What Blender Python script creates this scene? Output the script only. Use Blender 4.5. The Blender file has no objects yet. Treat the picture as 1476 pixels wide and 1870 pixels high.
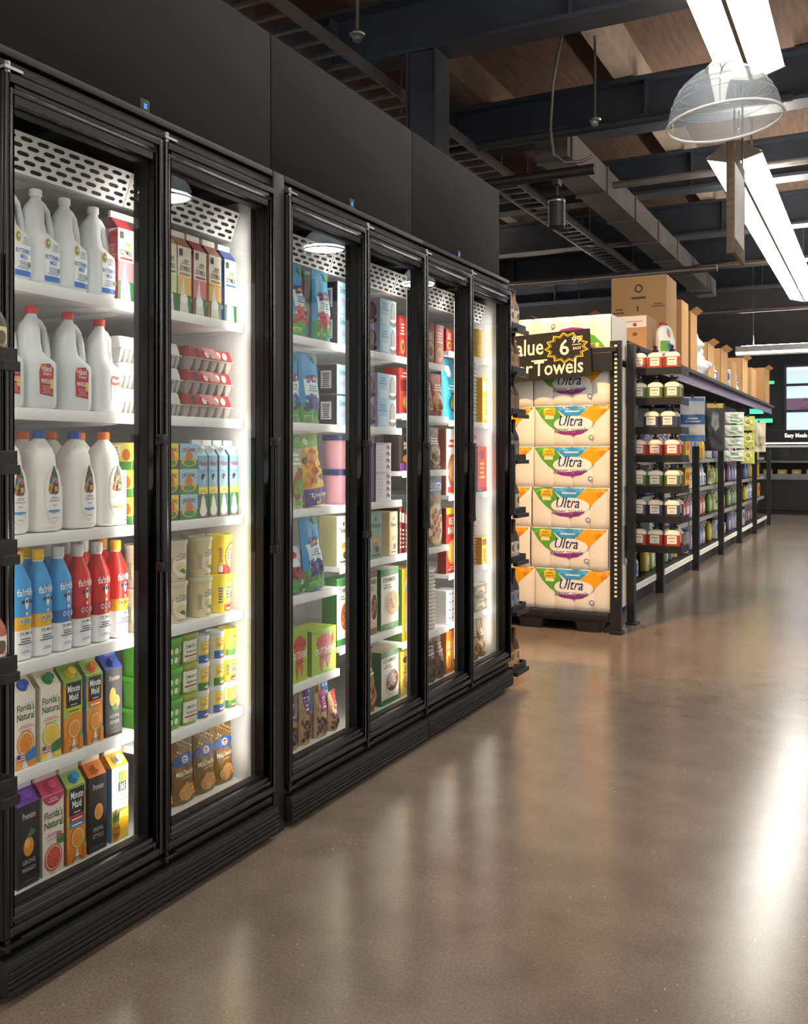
import bpy, bmesh, math, random
from mathutils import Vector, Matrix, noise
random.seed(7)
scene = bpy.context.scene
COL = scene.collection
PI = math.pi
# ------------------------------------------------------------------ survey of the shop
# world: X to the right of the aisle, Y down the aisle, Z up; eye at the origin, 1.065 m up
F, CX, CY, EYE = 1708.0, 738.0, 830.0, 1.065
YAW = math.atan(874.0 / 1708.0)
SN, CN = math.sin(YAW), math.cos(YAW)
def along(px, a=1.61):                     # distance along the case front for a photo column
    u = (px - CX) / F
    return a / (SN - u * CN) * (CN + u * SN)
def height(px, py, a=1.61):
    u = (px - CX) / F
    return EYE + a / (SN - u * CN) * (CY - py) / F

def lin(h):
    if not isinstance(h, str): return tuple(h)
    h = h.lstrip('#')
    if len(h) == 3: h = ''.join(c * 2 for c in h)
    o = []
    for i in (0, 2, 4):
        c = int(h[i:i + 2], 16) / 255.0
        o.append(c / 12.92 if c <= 0.04045 else ((c + 0.055) / 1.055) ** 2.4)
    return tuple(o)

# ------------------------------------------------------------------ materials
MATS = {}
def nt(name):
    m = bpy.data.materials.new(name); m.use_nodes = True
    t = m.node_tree; b = t.nodes['Principled BSDF']
    MATS[name] = m
    return m, t, b
def printed(name, rough, coat=0.0, spec=0.5, sss=0.0, bump=0.0):
    m, t, b = nt(name)
    a = t.nodes.new('ShaderNodeAttribute'); a.attribute_name = 'Col'
    n = t.nodes.new('ShaderNodeTexNoise'); n.inputs['Scale'].default_value = 35
    mr = t.nodes.new('ShaderNodeMapRange')
    mr.inputs[3].default_value = rough * 0.8; mr.inputs[4].default_value = min(1, rough * 1.25)
    t.links.new(n.outputs['Fac'], mr.inputs[0]); t.links.new(mr.outputs[0], b.inputs['Roughness'])
    t.links.new(a.outputs['Color'], b.inputs['Base Color'])
    b.inputs['Coat Weight'].default_value = coat
    b.inputs['Specular IOR Level'].default_value = spec
    if bump:
        n2 = t.nodes.new('ShaderNodeTexNoise'); n2.inputs['Scale'].default_value = 60
        bp = t.nodes.new('ShaderNodeBump'); bp.inputs['Strength'].default_value = bump; bp.inputs['Distance'].default_value = 0.004
        t.links.new(n2.outputs['Fac'], bp.inputs['Height']); t.links.new(bp.outputs[0], b.inputs['Normal'])
    return m
def solid(name, c, rough=0.5, metal=0.0, var=0.12, scale=8, bump=0.0, emit=0.0, ecol=None, stretch=None, spec=0.5):
    m, t, b = nt(name); c = lin(c)
    tc = t.nodes.new('ShaderNodeTexCoord'); mp = t.nodes.new('ShaderNodeMapping')
    if stretch: mp.inputs['Scale'].default_value = stretch
    n = t.nodes.new('ShaderNodeTexNoise'); n.inputs['Scale'].default_value = scale; n.inputs['Detail'].default_value = 5
    t.links.new(tc.outputs['Object'], mp.inputs[0]); t.links.new(mp.outputs[0], n.inputs['Vector'])
    r = t.nodes.new('ShaderNodeValToRGB')
    r.color_ramp.elements[0].position = 0.3; r.color_ramp.elements[1].position = 0.7
    r.color_ramp.elements[0].color = tuple(x * (1 - var) for x in c) + (1,)
    r.color_ramp.elements[1].color = tuple(min(1, x * (1 + var)) for x in c) + (1,)
    t.links.new(n.outputs['Fac'], r.inputs[0]); t.links.new(r.outputs[0], b.inputs['Base Color'])
    b.inputs['Roughness'].default_value = rough; b.inputs['Metallic'].default_value = metal
    b.inputs['Specular IOR Level'].default_value = spec
    if bump:
        bp = t.nodes.new('ShaderNodeBump'); bp.inputs['Strength'].default_value = bump; bp.inputs['Distance'].default_value = 0.01
        t.links.new(n.outputs['Fac'], bp.inputs['Height']); t.links.new(bp.outputs[0], b.inputs['Normal'])
    if emit:
        b.inputs['Emission Color'].default_value = lin(ecol or 'ffffff') + (1,); b.inputs['Emission Strength'].default_value = emit
    return m
def glassy(name, tint, ior=1.45, rough=0.0, body=0.0, bcol='ffffff'):
    m, t, b = nt(name); t.nodes.remove(b)
    out = t.nodes['Material Output']
    tr = t.nodes.new('ShaderNodeBsdfTransparent'); tr.inputs[0].default_value = lin(tint) + (1,)
    gl = t.nodes.new('ShaderNodeBsdfGlossy'); gl.inputs['Roughness'].default_value = rough
    lw = t.nodes.new('ShaderNodeLayerWeight'); lw.inputs['Blend'].default_value = 0.5
    pw = t.nodes.new('ShaderNodeMath'); pw.operation = 'POWER'; pw.inputs[1].default_value = 4.0
    fr = t.nodes.new('ShaderNodeMapRange'); fr.inputs[3].default_value = ((ior - 1) / (ior + 1)) ** 2 * 1.6; fr.inputs[4].default_value = 0.9
    t.links.new(lw.outputs['Facing'], pw.inputs[0]); t.links.new(pw.outputs[0], fr.inputs[0])
    mx = t.nodes.new('ShaderNodeMixShader')
    t.links.new(fr.outputs[0], mx.inputs[0]); t.links.new(tr.outputs[0], mx.inputs[1]); t.links.new(gl.outputs[0], mx.inputs[2])
    last = mx
    if body:
        df = t.nodes.new('ShaderNodeBsdfTranslucent'); df.inputs[0].default_value = lin(bcol) + (1,)
        m2 = t.nodes.new('ShaderNodeMixShader'); m2.inputs[0].default_value = body
        t.links.new(mx.outputs[0], m2.inputs[1]); t.links.new(df.outputs[0], m2.inputs[2]); last = m2
    t.links.new(last.outputs[0], out.inputs[0])
    return m
P_CARTON = printed('coated_carton', 0.38)
P_PLASTIC = printed('moulded_plastic', 0.3, bump=0.06)
P_FILM = printed('glossy_film', 0.18, spec=0.7, bump=0.35)
P_MATTE = printed('matte_board', 0.75)
P_INK = printed('printed_ink', 0.35)
P_SOFT = printed('soft_wrap', 0.4, bump=0.25)
BLACK = solid('black_powder_coat', '19191a', 0.5, var=0.12, scale=40, bump=0.02)
FASCIA = solid('charcoal_fascia', '141414', 0.75, var=0.06, scale=120, bump=0.02, spec=0.2)
ALU = solid('black_anodised_frame', '171718', 0.22, metal=0.0, var=0.1, scale=20, spec=0.6)
RUBBER = solid('black_gasket', '0c0c0d', 0.55)
CHROME = solid('worn_steel', '9a9a9c', 0.3, metal=0.9)
WHITE = solid('white_enamel', 'f2f2f2', 0.35, var=0.03, scale=5)
LINER = solid('pale_liner', 'dcdcdb', 0.5, var=0.04, scale=4)
LED = solid('led_tube', 'ffffff', 0.4, emit=1.6, ecol='fff8ee')
DIGIT = solid('blue_digits', '2a6cff', 0.4, emit=2.5, ecol='3f8cff')
GLASS = glassy('door_glass', 'f4f7f6', 1.42)
CLEAR = glassy('clear_acrylic', 'e6ebef', 1.55, 0.08, 0.2, 'e8f0f8')
STEEL = solid('navy_painted_steel', '2a313c', 0.5, var=0.2, scale=3, bump=0.02)
DARKST = solid('dark_blue_steel', '262c36', 0.45, var=0.2, scale=3)
DUCT = solid('galvanised_duct', '6a6a6b', 0.42, metal=0.35, var=0.2, scale=2.5)
PALE = solid('pale_joist', '94897d', 0.7, var=0.15, scale=5)
WOODC = solid('brown_deck', '58453a', 0.8, var=0.3, scale=6, stretch=(4, 0.4, 1))
WALLM = solid('dark_wall_paint', '35373c', 0.8, var=0.12, scale=2)
CARDB = solid('kraft_cardboard', 'c29a68', 0.8, var=0.08, scale=12)
PALLET = solid('black_pallet_plastic', '17181b', 0.55)
RACK = solid('black_shelf_steel', '1d1e20', 0.45, var=0.15, scale=15)
GREYP = solid('grey_panel', '57585c', 0.5, var=0.1)
UPL = solid('added_ceiling_glow', 'ffffff', 0.5, emit=70.0, ecol='fff0dc')  # added glow that lifts the dark ceiling
LENS = solid('lit_diffuser', 'ffffff', 0.5, emit=11.0, ecol='fffaf0')
BULB = solid('lit_lamp', 'ffffff', 0.5, emit=26.0, ecol='fffdf8')
SKY = solid('bright_daylight', 'ffffff', 0.9, emit=1.25, ecol='cfe4fb')
PURPLE = solid('glowing_plum_band', '6a4a60', 0.7, emit=0.5, ecol='a06a8a')  # emission stands in for daylight on the purple band outside
NEON = solid('green_neon', '30ff70', 0.5, emit=3.0, ecol='35f07a')
BOARD = solid('chalk_board', '1b1a19', 0.8, var=0.3, scale=10)
WOODS = solid('sign_timber', '6d5a4a', 0.7, var=0.25, scale=6, stretch=(1, 1, 6))

def floor_mat():
    m, t, b = nt('polished_concrete')
    tc = t.nodes.new('ShaderNodeTexCoord')
    def nz(sc, det, st=(1, 1, 1)):
        mp = t.nodes.new('ShaderNodeMapping'); mp.inputs['Scale'].default_value = st
        n = t.nodes.new('ShaderNodeTexNoise'); n.inputs['Scale'].default_value = sc; n.inputs['Detail'].default_value = det
        t.links.new(tc.outputs['Object'], mp.inputs[0]); t.links.new(mp.outputs[0], n.inputs['Vector']); return n
    def ramp(src, p0, c0, p1, c1):
        r = t.nodes.new('ShaderNodeValToRGB'); e = r.color_ramp.elements
        e[0].position = p0; e[0].color = lin(c0) + (1,); e[1].position = p1; e[1].color = lin(c1) + (1,)
        t.links.new(src, r.inputs[0]); return r
    big = ramp(nz(0.9, 7).outputs['Fac'], 0.25, '83766a', 0.75, 'a19182')
    mid = ramp(nz(7, 8).outputs['Fac'], 0.25, 'b4b0ac', 0.75, 'ffffff')
    fine = ramp(nz(160, 3).outputs['Fac'], 0.3, 'b8b8b8', 0.7, 'ffffff')
    m1 = t.nodes.new('ShaderNodeMix'); m1.data_type = 'RGBA'; m1.blend_type = 'MULTIPLY'; m1.inputs[0].default_value = 0.55
    t.links.new(big.outputs[0], m1.inputs[6]); t.links.new(mid.outputs[0], m1.inputs[7])
    m2 = t.nodes.new('ShaderNodeMix'); m2.data_type = 'RGBA'; m2.blend_type = 'MULTIPLY'; m2.inputs[0].default_value = 0.6
    t.links.new(m1.outputs[2], m2.inputs[6]); t.links.new(fine.outputs[0], m2.inputs[7])
    vo = t.nodes.new('ShaderNodeTexVoronoi'); vo.inputs['Scale'].default_value = 34
    t.links.new(tc.outputs['Object'], vo.inputs['Vector'])
    sp = ramp(vo.outputs['Distance'], 0.05, 'ffffff', 0.09, '000000')
    patch = ramp(nz(3, 2).outputs['Fac'], 0.5, '000000', 0.62, 'ffffff')
    mm = t.nodes.new('ShaderNodeMath'); mm.operation = 'MULTIPLY'
    t.links.new(sp.outputs[0], mm.inputs[0]); t.links.new(patch.outputs[0], mm.inputs[1])
    m3 = t.nodes.new('ShaderNodeMix'); m3.data_type = 'RGBA'
    t.links.new(mm.outputs[0], m3.inputs[0]); t.links.new(m2.outputs[2], m3.inputs[6]); m3.inputs[7].default_value = lin('cdbfae') + (1,)
    t.links.new(m3.outputs[2], b.inputs['Base Color'])
    rr = t.nodes.new('ShaderNodeMapRange'); rr.inputs[3].default_value = 0.15; rr.inputs[4].default_value = 0.25
    t.links.new(nz(2.2, 6).outputs['Fac'], rr.inputs[0]); t.links.new(rr.outputs[0], b.inputs['Roughness'])
    b.inputs['Specular IOR Level'].default_value = 0.8; b.inputs['Coat Weight'].default_value = 0.2; b.inputs['Coat Roughness'].default_value = 0.2
    bp = t.nodes.new('ShaderNodeBump'); bp.inputs['Strength'].default_value = 0.03; bp.inputs['Distance'].default_value = 0.006
    t.links.new(nz(9, 4).outputs['Fac'], bp.inputs['Height']); t.links.new(bp.outputs[0], b.inputs['Normal'])
    return m
FLOORM = floor_mat()

# ------------------------------------------------------------------ mesh helpers
class MB:
    def __init__(s): s.v, s.f, s.c = [], [], []
    def add(s, vs, fs, col='ffffff'):
        b = len(s.v); s.v += [tuple(p) for p in vs]
        c = lin(col) if not isinstance(col, list) else None
        for i, f in enumerate(fs):
            s.f.append(tuple(b + k for k in f)); s.c.append(c if c else lin(col[i]))
        return s
    def box(s, x0, x1, y0, y1, z0, z1, col='ffffff', **k):      # k: px nx py ny pz nz colours
        v = [(x, y, z) for z in (z0, z1) for y in (y0, y1) for x in (x0, x1)]
        fs = [(1, 3, 7, 5), (0, 4, 6, 2), (3, 2, 6, 7), (0, 1, 5, 4), (4, 5, 7, 6), (0, 2, 3, 1)]
        return s.add(v, fs, [k.get(n, col) for n in ('px', 'nx', 'py', 'ny', 'pz', 'nz')])
    def loft(s, rings, col='ffffff', cap=(True, True), cols=None):
        n = len(rings[0]); vs = [p for r in rings for p in r]; fs = []; cc = []
        for i in range(len(rings) - 1):
            for j in range(n):
                k = (j + 1) % n
                fs.append((i * n + j, i * n + k, (i + 1) * n + k, (i + 1) * n + j)); cc.append(cols[i] if cols else col)
        if cap[0]: fs.append(tuple(range(n - 1, -1, -1))); cc.append(cc[0])
        if cap[1]: fs.append(tuple((len(rings) - 1) * n + j for j in range(n))); cc.append(cc[-2] if cap[0] else cc[-1])
        return s.add(vs, fs, cc)
    def lathe(s, prof, n=20, col='ffffff', o=(0, 0, 0), sx=1, sy=1, cap=(True, True), cols=None):
        return s.loft([ring(o[0], o[1], r * sx, r * sy, 2, o[2] + z, n) for r, z in prof], col, cap, cols)
    def tube(s, pts, r, n=8, col='ffffff', flat=1.0, cap=True):
        pts = [Vector(p) for p in pts]; rings = []
        for i, p in enumerate(pts):
            d = (pts[min(i + 1, len(pts) - 1)] - pts[max(i - 1, 0)]).normalized()
            a = d.cross(Vector((0, 0, 1)) if abs(d.z) < 0.9 else Vector((1, 0, 0))).normalized(); b = d.cross(a)
            rr = r[i] if isinstance(r, (list, tuple)) else r
            rings.append([tuple(p + a * math.cos(t) * rr + b * math.sin(t) * rr * flat) for t in [2 * PI * k / n for k in range(n)]])
        return s.loft(rings, col, (cap, cap))
    def build(s, name, mat, parent=None, smooth=35, bevel=0.0):
        me = bpy.data.meshes.new(name); me.from_pydata(s.v, [], s.f); me.update()
        ca = me.color_attributes.new('Col', 'FLOAT_COLOR', 'CORNER')
        arr = []
        for f, c in zip(s.f, s.c): arr += (c[0], c[1], c[2], 1.0) * len(f)
        ca.data.foreach_set('color', arr)
        if bevel:
            bm = bmesh.new(); bm.from_mesh(me)
            bmesh.ops.remove_doubles(bm, verts=bm.verts, dist=1e-6)
            es = [e for e in bm.edges if len(e.link_faces) == 2 and e.calc_face_angle(0) > 0.6]
            bmesh.ops.bevel(bm, geom=es, offset=bevel, segments=2, affect='EDGES', profile=0.5, clamp_overlap=True)
            bm.to_mesh(me); bm.free()
        me.materials.append(mat)
        if smooth and len(me.polygons):
            me.polygons.foreach_set('use_smooth', [True] * len(me.polygons)); me.set_sharp_from_angle(angle=math.radians(smooth))
        o = bpy.data.objects.new(name, me); COL.objects.link(o)
        if parent: o.parent = parent
        return o
def ring(cx, cy, hx, hy, p, z, n=20):
    o = []
    for k in range(n):
        t = 2 * PI * k / n; c, q = math.cos(t), math.sin(t)
        o.append((cx + hx * math.copysign(abs(c) ** (2 / p), c), cy + hy * math.copysign(abs(q) ** (2 / p), q), z))
    return o
GL = {}
def glyphs(txt):
    if txt not in GL:
        cu = bpy.data.curves.new('t', 'FONT'); cu.body = txt; cu.resolution_u = 2; cu.offset = 0.012
        o = bpy.data.objects.new('t', cu); COL.objects.link(o)
        me = o.to_mesh()
        vs = [(v.co.x, v.co.y) for v in me.vertices]; fs = [tuple(p.vertices) for p in me.polygons]
        o.to_mesh_clear(); bpy.data.objects.remove(o); bpy.data.curves.remove(cu)
        xs = [v[0] for v in vs] or [0, 1]; ys = [v[1] for v in vs] or [0, 1]
        x0, y0, w, h = min(xs), min(ys), max(max(xs) - min(xs), 1e-4), max(max(ys) - min(ys), 1e-4)
        GL[txt] = ([((a - x0) / w, (b - y0) / h) for a, b in vs], fs)
    return GL[txt]
class Art:                                    # flat artwork in 0..1 x 0..1 laid on a surface by a map
    def __init__(s, fmap, sub=None): s.m, s.map, s.sub, s.l = MB(), fmap, sub, 1
    def tri(s, a, b, c, col, d=0):
        if s.sub and d < 9:
            L = [(abs(p[0] - q[0]) + abs(p[1] - q[1]) * 0.5, i) for i, (p, q) in enumerate(((a, b), (b, c), (c, a)))]
            m, i = max(L)
            if m > s.sub:
                if i == 1: a, b, c = b, c, a
                elif i == 2: a, b, c = c, a, b
                q = ((a[0] + b[0]) / 2, (a[1] + b[1]) / 2)
                s.tri(a, q, c, col, d + 1); s.tri(q, b, c, col, d + 1); return
        a, b, c = [(min(.996, max(.004, p[0])), min(.996, max(.004, p[1]))) for p in (a, b, c)]
        o = 0.0003 + 0.00016 * s.l
        s.m.add([s.map(p[0], p[1], o) for p in (a, b, c)], [(0, 1, 2)], col)
    def poly(s, pts, col):
        for i in range(1, len(pts) - 1): s.tri(pts[0], pts[i], pts[i + 1], col)
        s.l += 1; return s
    def rect(s, u0, v0, u1, v1, col): return s.poly([(u0, v0), (u1, v0), (u1, v1), (u0, v1)], col)
    def ell(s, cu, cv, ru, rv, col, n=18, a0=0, a1=2 * PI):
        return s.poly([(cu + ru * math.cos(a0 + (a1 - a0) * k / n), cv + rv * math.sin(a0 + (a1 - a0) * k / n)) for k in range(n + (a1 - a0 < 6))], col)
    def text(s, t, u0, v0, u1, v1, col, shear=0, arc=0):
        vs, fs = glyphs(t); w, h = u1 - u0, v1 - v0
        q = [(u0 + a * w + shear * b * h, v0 + b * h + arc * (1 - (2 * a - 1) ** 2)) for a, b in vs]
        sub, s.sub = s.sub, None
        for f in fs:
            for i in range(1, len(f) - 1): s.tri(q[f[0]], q[f[i]], q[f[i + 1]], col)
        s.sub = sub; s.l += 1; return s
    def lines(s, u0, v0, u1, v1, n, col, fill=0.45):   # fine print
        dv = (v1 - v0) / n
        for i in range(n):
            k = 1 - 0.35 * ((i * 7919) % 10) / 10; mid = (u0 + u1) / 2; hw = (u1 - u0) / 2 * k
            s.rect(mid - hw, v0 + i * dv, mid + hw, v0 + i * dv + dv * fill, col); s.l -= 1
        s.l += 1; return s
    def done(s, parent, name='label_print', mat=None):
        if s.m.f: return s.m.build(name, mat or P_INK, parent, smooth=0)
def front(w, d, h, z0=0.0): return lambda u, v, o: (d / 2 + o, -w / 2 + u * w, z0 + v * h)
def side(w, d, h, z0=0.0): return lambda u, v, o: (-d / 2 + u * d, -w / 2 - o, z0 + v * h)
def topf(w, d, h): return lambda u, v, o: (d / 2 - v * d, -w / 2 + u * w, h + o)
def wrap(w, hx, hy, p, z0, h, cy=0.0):        # straight projection onto the front of a rounded body
    def m(u, v, o):
        y = (u - 0.5) * w
        q = min(1, abs(y / hy))
        return (hx * (1 - q ** p) ** (1 / p) + o, cy + y, z0 + v * h)
    return m

# ------------------------------------------------------------------ things
def props(o, label, cat, group=None, kind=None):
    if label: o['label'] = label
    if cat: o['category'] = cat
    if group: o['group'] = group
    if kind: o['kind'] = kind
    return o
def empty(name, loc=(0, 0, 0), rz=0, label=None, cat=None, group=None):
    o = bpy.data.objects.new(name, None); COL.objects.link(o); o.location = loc; o.rotation_euler = (0, 0, rz)
    o.empty_display_size = 0.05
    return props(o, label, cat, group)
def struct(o): o['kind'] = 'structure'; return o
KIDS = {}
def copy_tree(o, parent=None):
    c = o.copy(); COL.objects.link(c)
    if parent: c.parent = parent
    for ch in [x for x in o.children]: copy_tree(ch, c)
    return c
PROTO = {}
PENDING = []
def put(key, make, loc, rz=0.0, look='', shelf='', door='', group=None, level=None, tilt=(0, 0), sc=None):
    if key not in PROTO: o = PROTO[key] = make()
    else: o = copy_tree(PROTO[key])
    o.location = (loc[0], loc[1], loc[2] + abs(tilt[0]) * .05 + abs(tilt[1]) * .03); o.rotation_euler = (tilt[0], tilt[1], rz)
    o.scale = sc or (1, 1, 1)
    for k in ('label', 'group'):
        if k in o: del o[k]
    if group: o['group'] = group
    PENDING.append((o, look, shelf, door, level))
    return o
ORD = ['first', 'second', 'third', 'fourth', 'fifth', 'sixth', 'seventh', 'eighth', 'ninth', 'tenth', 'eleventh', 'twelfth']
def finish_labels():
    by = {}
    for o, look, shelf, door, level in PENDING: by.setdefault((look, shelf, door), []).append((o, level))
    for (look, shelf, door), L in by.items():
        where = shelf + (', %s door' % door if door else '')
        lev = [l for _, l in L if l]
        if lev and len(L) > 1:
            stacks = []
            for o, l in L:
                k = (round(o.location.y, 2), round(o.location.x, 2))
                if k not in stacks: stacks.append(k)
            for o, l in L:
                i = stacks.index((round(o.location.y, 2), round(o.location.x, 2)))
                o['label'] = '%s, %s%s %s' % (look, l, (' of ' + ORD[i] + ' stack') if len(stacks) > 1 else '', where)
        elif len(L) > 1:
            for i, (o, l) in enumerate(L): o['label'] = '%s, %s such %s' % (look, ORD[i], where)
        else:
            L[0][0]['label'] = '%s %s' % (look, where)

# ------------------------------------------------------------------ products
def cap_on(parent, cx, cy, z, r, h, col, name='cap'):
    b = MB(); b.lathe([(r * 0.98, 0), (r, 0.001), (r, h * 0.85), (r * 0.9, h)], 18, col, (cx, cy, z))
    return b.build(name, P_PLASTIC, parent)
def jug(look, cat, h, w, d, body, cap, art, name='milk_jug', capw=1.0):
    secs = [(0, 0, 0, .8, .84, 3), (.02, 0, 0, .96, .97, 3.2), (.06, 0, 0, 1, 1, 3.4), (.42, 0, 0, 1, 1, 3.4), (.46, 0, -.02, .98, .98, 3.2), (.50, 0, -.17, .9, .83, 2.8),
            (.56, 0, -.36, .74, .64, 2.5), (.66, 0, -.40, .66, .58, 2.4), (.75, 0, -.36, .62, .55, 2.3), (.82, 0, -.30, .48, .46, 2.2), (.875, 0, -.19, .36, .36, 2), (.91, 0, -.16, .3, .27, 2), (.955, 0, -.16, .29, .26, 2)]
    b = MB(); b.loft([ring(x * d / 2, y * w / 2, d / 2 * hx, w / 2 * hy, p, z * h, 24) for z, x, y, hx, hy, p in secs], body)
    hp = [(0, -.1, .865), (0, .25, .845), (0, .54, .79), (0, .72, .70), (0, .80, .60), (0, .82, .51), (0, .74, .44), (0, .5, .40)]
    b.tube([(x, y * w / 2, z * h) for x, y, z in hp], [w * .13, w * .12, w * .1, w * .092, w * .092, w * .1, w * .12, w * .12], 10, body, 1.0)
    o = b.build(name, P_PLASTIC, None, 50); props(o, look, cat)
    cap_on(o, 0, -.16 * w / 2, .925 * h, w * .165 * capw, h * .075, cap)
    if art:
        a = Art(wrap(w, d / 2, w / 2, 3.4, 0, h), .12); art(a); a.done(o)
    return o
def art_butter(a):
    a.rect(.34, .10, .90, .38, 'f4f6f8'); a.rect(.34, .045, .88, .10, '1d6fcf')
    a.ell(.44, .43, .085, .058, 'e8b13a').ell(.44, .43, .06, .04, '3f8f5e').ell(.45, .435, .03, .02, 'e9d9a0')
    a.text('BUTTERMILK', .36, .27, .86, .315, '3c74c0'); a.text('MILK', .5, .215, .74, .258, '3c74c0')
    a.lines(.55, .36, .86, .44, 4, 'a9b4bf'); a.lines(.42, .12, .8, .2, 4, '93a7c4')
    a.ell(.8, .165, .05, .03, '5c8f57')
def art_whole(a):
    a.poly([(.30, .14), (.72, .12), (.74, .40), (.62, .44), (.34, .43), (.28, .36)], 'b3202a')
    a.text("Hiland", .35, .36, .66, .42, 'f6e7df', .05); a.text('Dairy', .40, .315, .66, .355, 'f6e7df', .05)
    a.text('WHOLE', .33, .245, .64, .29, 'ffffff'); a.rect(.62, .2, .72, .29, 'e6c04a')
    a.lines(.33, .15, .68, .23, 5, 'd98d8d'); a.rect(.3, .395, .36, .425, 'e8a13a')
def art_whole2(a):
    a.rect(.40, .12, .84, .38, 'fbfbfb'); a.poly([(.38, .34), (.42, .39), (.7, .385), (.72, .31), (.55, .285), (.4, .295)], 'd0322f')
    a.text('Hiland', .42, .32, .68, .365, 'ffffff', .05); a.lines(.45, .19, .8, .27, 6, 'd98d8d'); a.ell(.75, .31, .05, .03, 'e29a36'); a.lines(.5, .125, .8, .175, 4, '9aa5b5')
def art_oj(capc):
    def f(a):
        a.poly([(.52, .66), (.40, .53), (.35, .40), (.42, .37), (.66, .37), (.70, .42), (.64, .55)], '33502f')
        for u, v, r, c in ((.44, .45, .06, 'd8812a'), (.6, .5, .055, 'c4542f'), (.56, .57, .05, '2f6b36'), (.47, .53, .05, 'b84a3a'), (.62, .42, .05, 'e08a2e'), (.4, .4, .045, 'd87a28')):
            a.ell(u, v, r, r * .5, c)
        a.poly([(.42, .49), (.56, .545), (.58, .52), (.45, .465)], '3aa0d8' if capc == 'b' else 'f0a92e')
        a.rect(.5, .395, .54, .445, '2c2c5c').rect(.54, .395, .58, .445, 'd9c22e').rect(.5, .365, .54, .395, 'b43a2a').rect(.54, .365, .58, .395, '4d3a86')
        a.lines(.4, .325, .66, .35, 2, '77797c'); a.text('ORANGE JUICE', .37, .29, .69, .312, '4a4a4c')
        a.lines(.45, .255, .6, .275, 1, 'a0a0a4'); a.poly([(.34, .215), (.52, .205), (.7, .215), (.7, .195), (.52, .185), (.34, .195)], '4f9fd6' if capc == 'b' else 'e2a23a')
        a.lines(.42, .13, .62, .15, 1, 'b0b0b4')
    return f
def ojjug(look, h, w, d, cap, art):
    secs = [(0, 0, .8, .84), (.02, 0, .97, .97), (.06, 0, 1, 1), (.34, 0, 1, 1), (.42, 0, 1, .99), (.48, -.05, .98, .93), (.55, -.13, .97, .84), (.64, -.2, .95, .77), (.75, -.22, .88, .73), (.82, -.2, .72, .62), (.88, -.16, .44, .42), (.91, -.14, .31, .28), (.95, -.14, .3, .27)]
    b = MB(); b.loft([ring(0, y * w / 2, d / 2 * hx, w / 2 * hy, 2.9, z * h, 26) for z, y, hx, hy in secs], 'f3f2ee')
    o = b.build('juice_jug', P_PLASTIC, None, 60); props(o, look, 'juice jug')
    cap_on(o, 0, -.14 * w / 2, .92 * h, w * .175, h * .08, cap)
    # the long oval label recess
    a = Art(wrap(w, d / 2, w / 2, 2.9, 0, h), .1)
    a.ell(.52, .36, .29, .285, 'e6e4de', 28).ell(.52, .36, .265, .265, 'f6f5f1', 28)
    art(a); a.done(o); return o
def sport_bottle(look, h, w, top, band, cap, dark='1f3f75'):
    r = w / 2
    secs = [(0, .82, 'f4f4f4'), (.015, .97, 'f4f4f4'), (.20, 1.0, 'f4f4f4'), (.275, .95, band), (.40, .98, top), (.62, 1.0, top), (.70, .96, top), (.80, .7, top), (.865, .46, top), (.88, .42, 'f0f0f0'), (.91, .40, 'f0f0f0')]
    b = MB(); b.loft([ring(0, 0, r * k, r * k, 3.2 if z < .72 else 2.3, z * h, 20) for z, k, c in secs], top, cols=[c for z, k, c in secs])
    o = b.build('milk_bottle', P_PLASTIC, None, 40); props(o, look, 'milk bottle')
    cap_on(o, 0, 0, .895 * h, r * .5, h * .1, cap)
    a = Art(wrap(w, r, r, 3.2, 0, h), .2)
    a.text('fa!rlife', .12, .585, .93, .655, 'ffffff', .0, .006)
    a.ell(.55, .52, .085, .055, 'f6f6f6').ell(.55, .425, .05, .017, 'f6f6f6').ell(.55, .54, .05, .018, '1b2a50')
    a.ell(.38, .535, .08, .017, '1b2a50').ell(.73, .535, .08, .017, '1b2a50')
    for u in (.3, .52, .74): a.ell(u, .36, .085, .027, 'dfe9f4' if u != .52 else ('e9c23a' if band == 'f0b62c' else 'dfe9f4')).ell(u, .36, .06, .019, top); a.l -= 2
    a.l += 2
    a.text('2% MILK', .2, .235, .85, .262, dark if band == 'f0b62c' else '5b6b80'); a.lines(.15, .15, .85, .215, 3, '3b4f73'); a.lines(.25, .07, .75, .1, 2, '8fa0b8')
    a.done(o); return o
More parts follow.
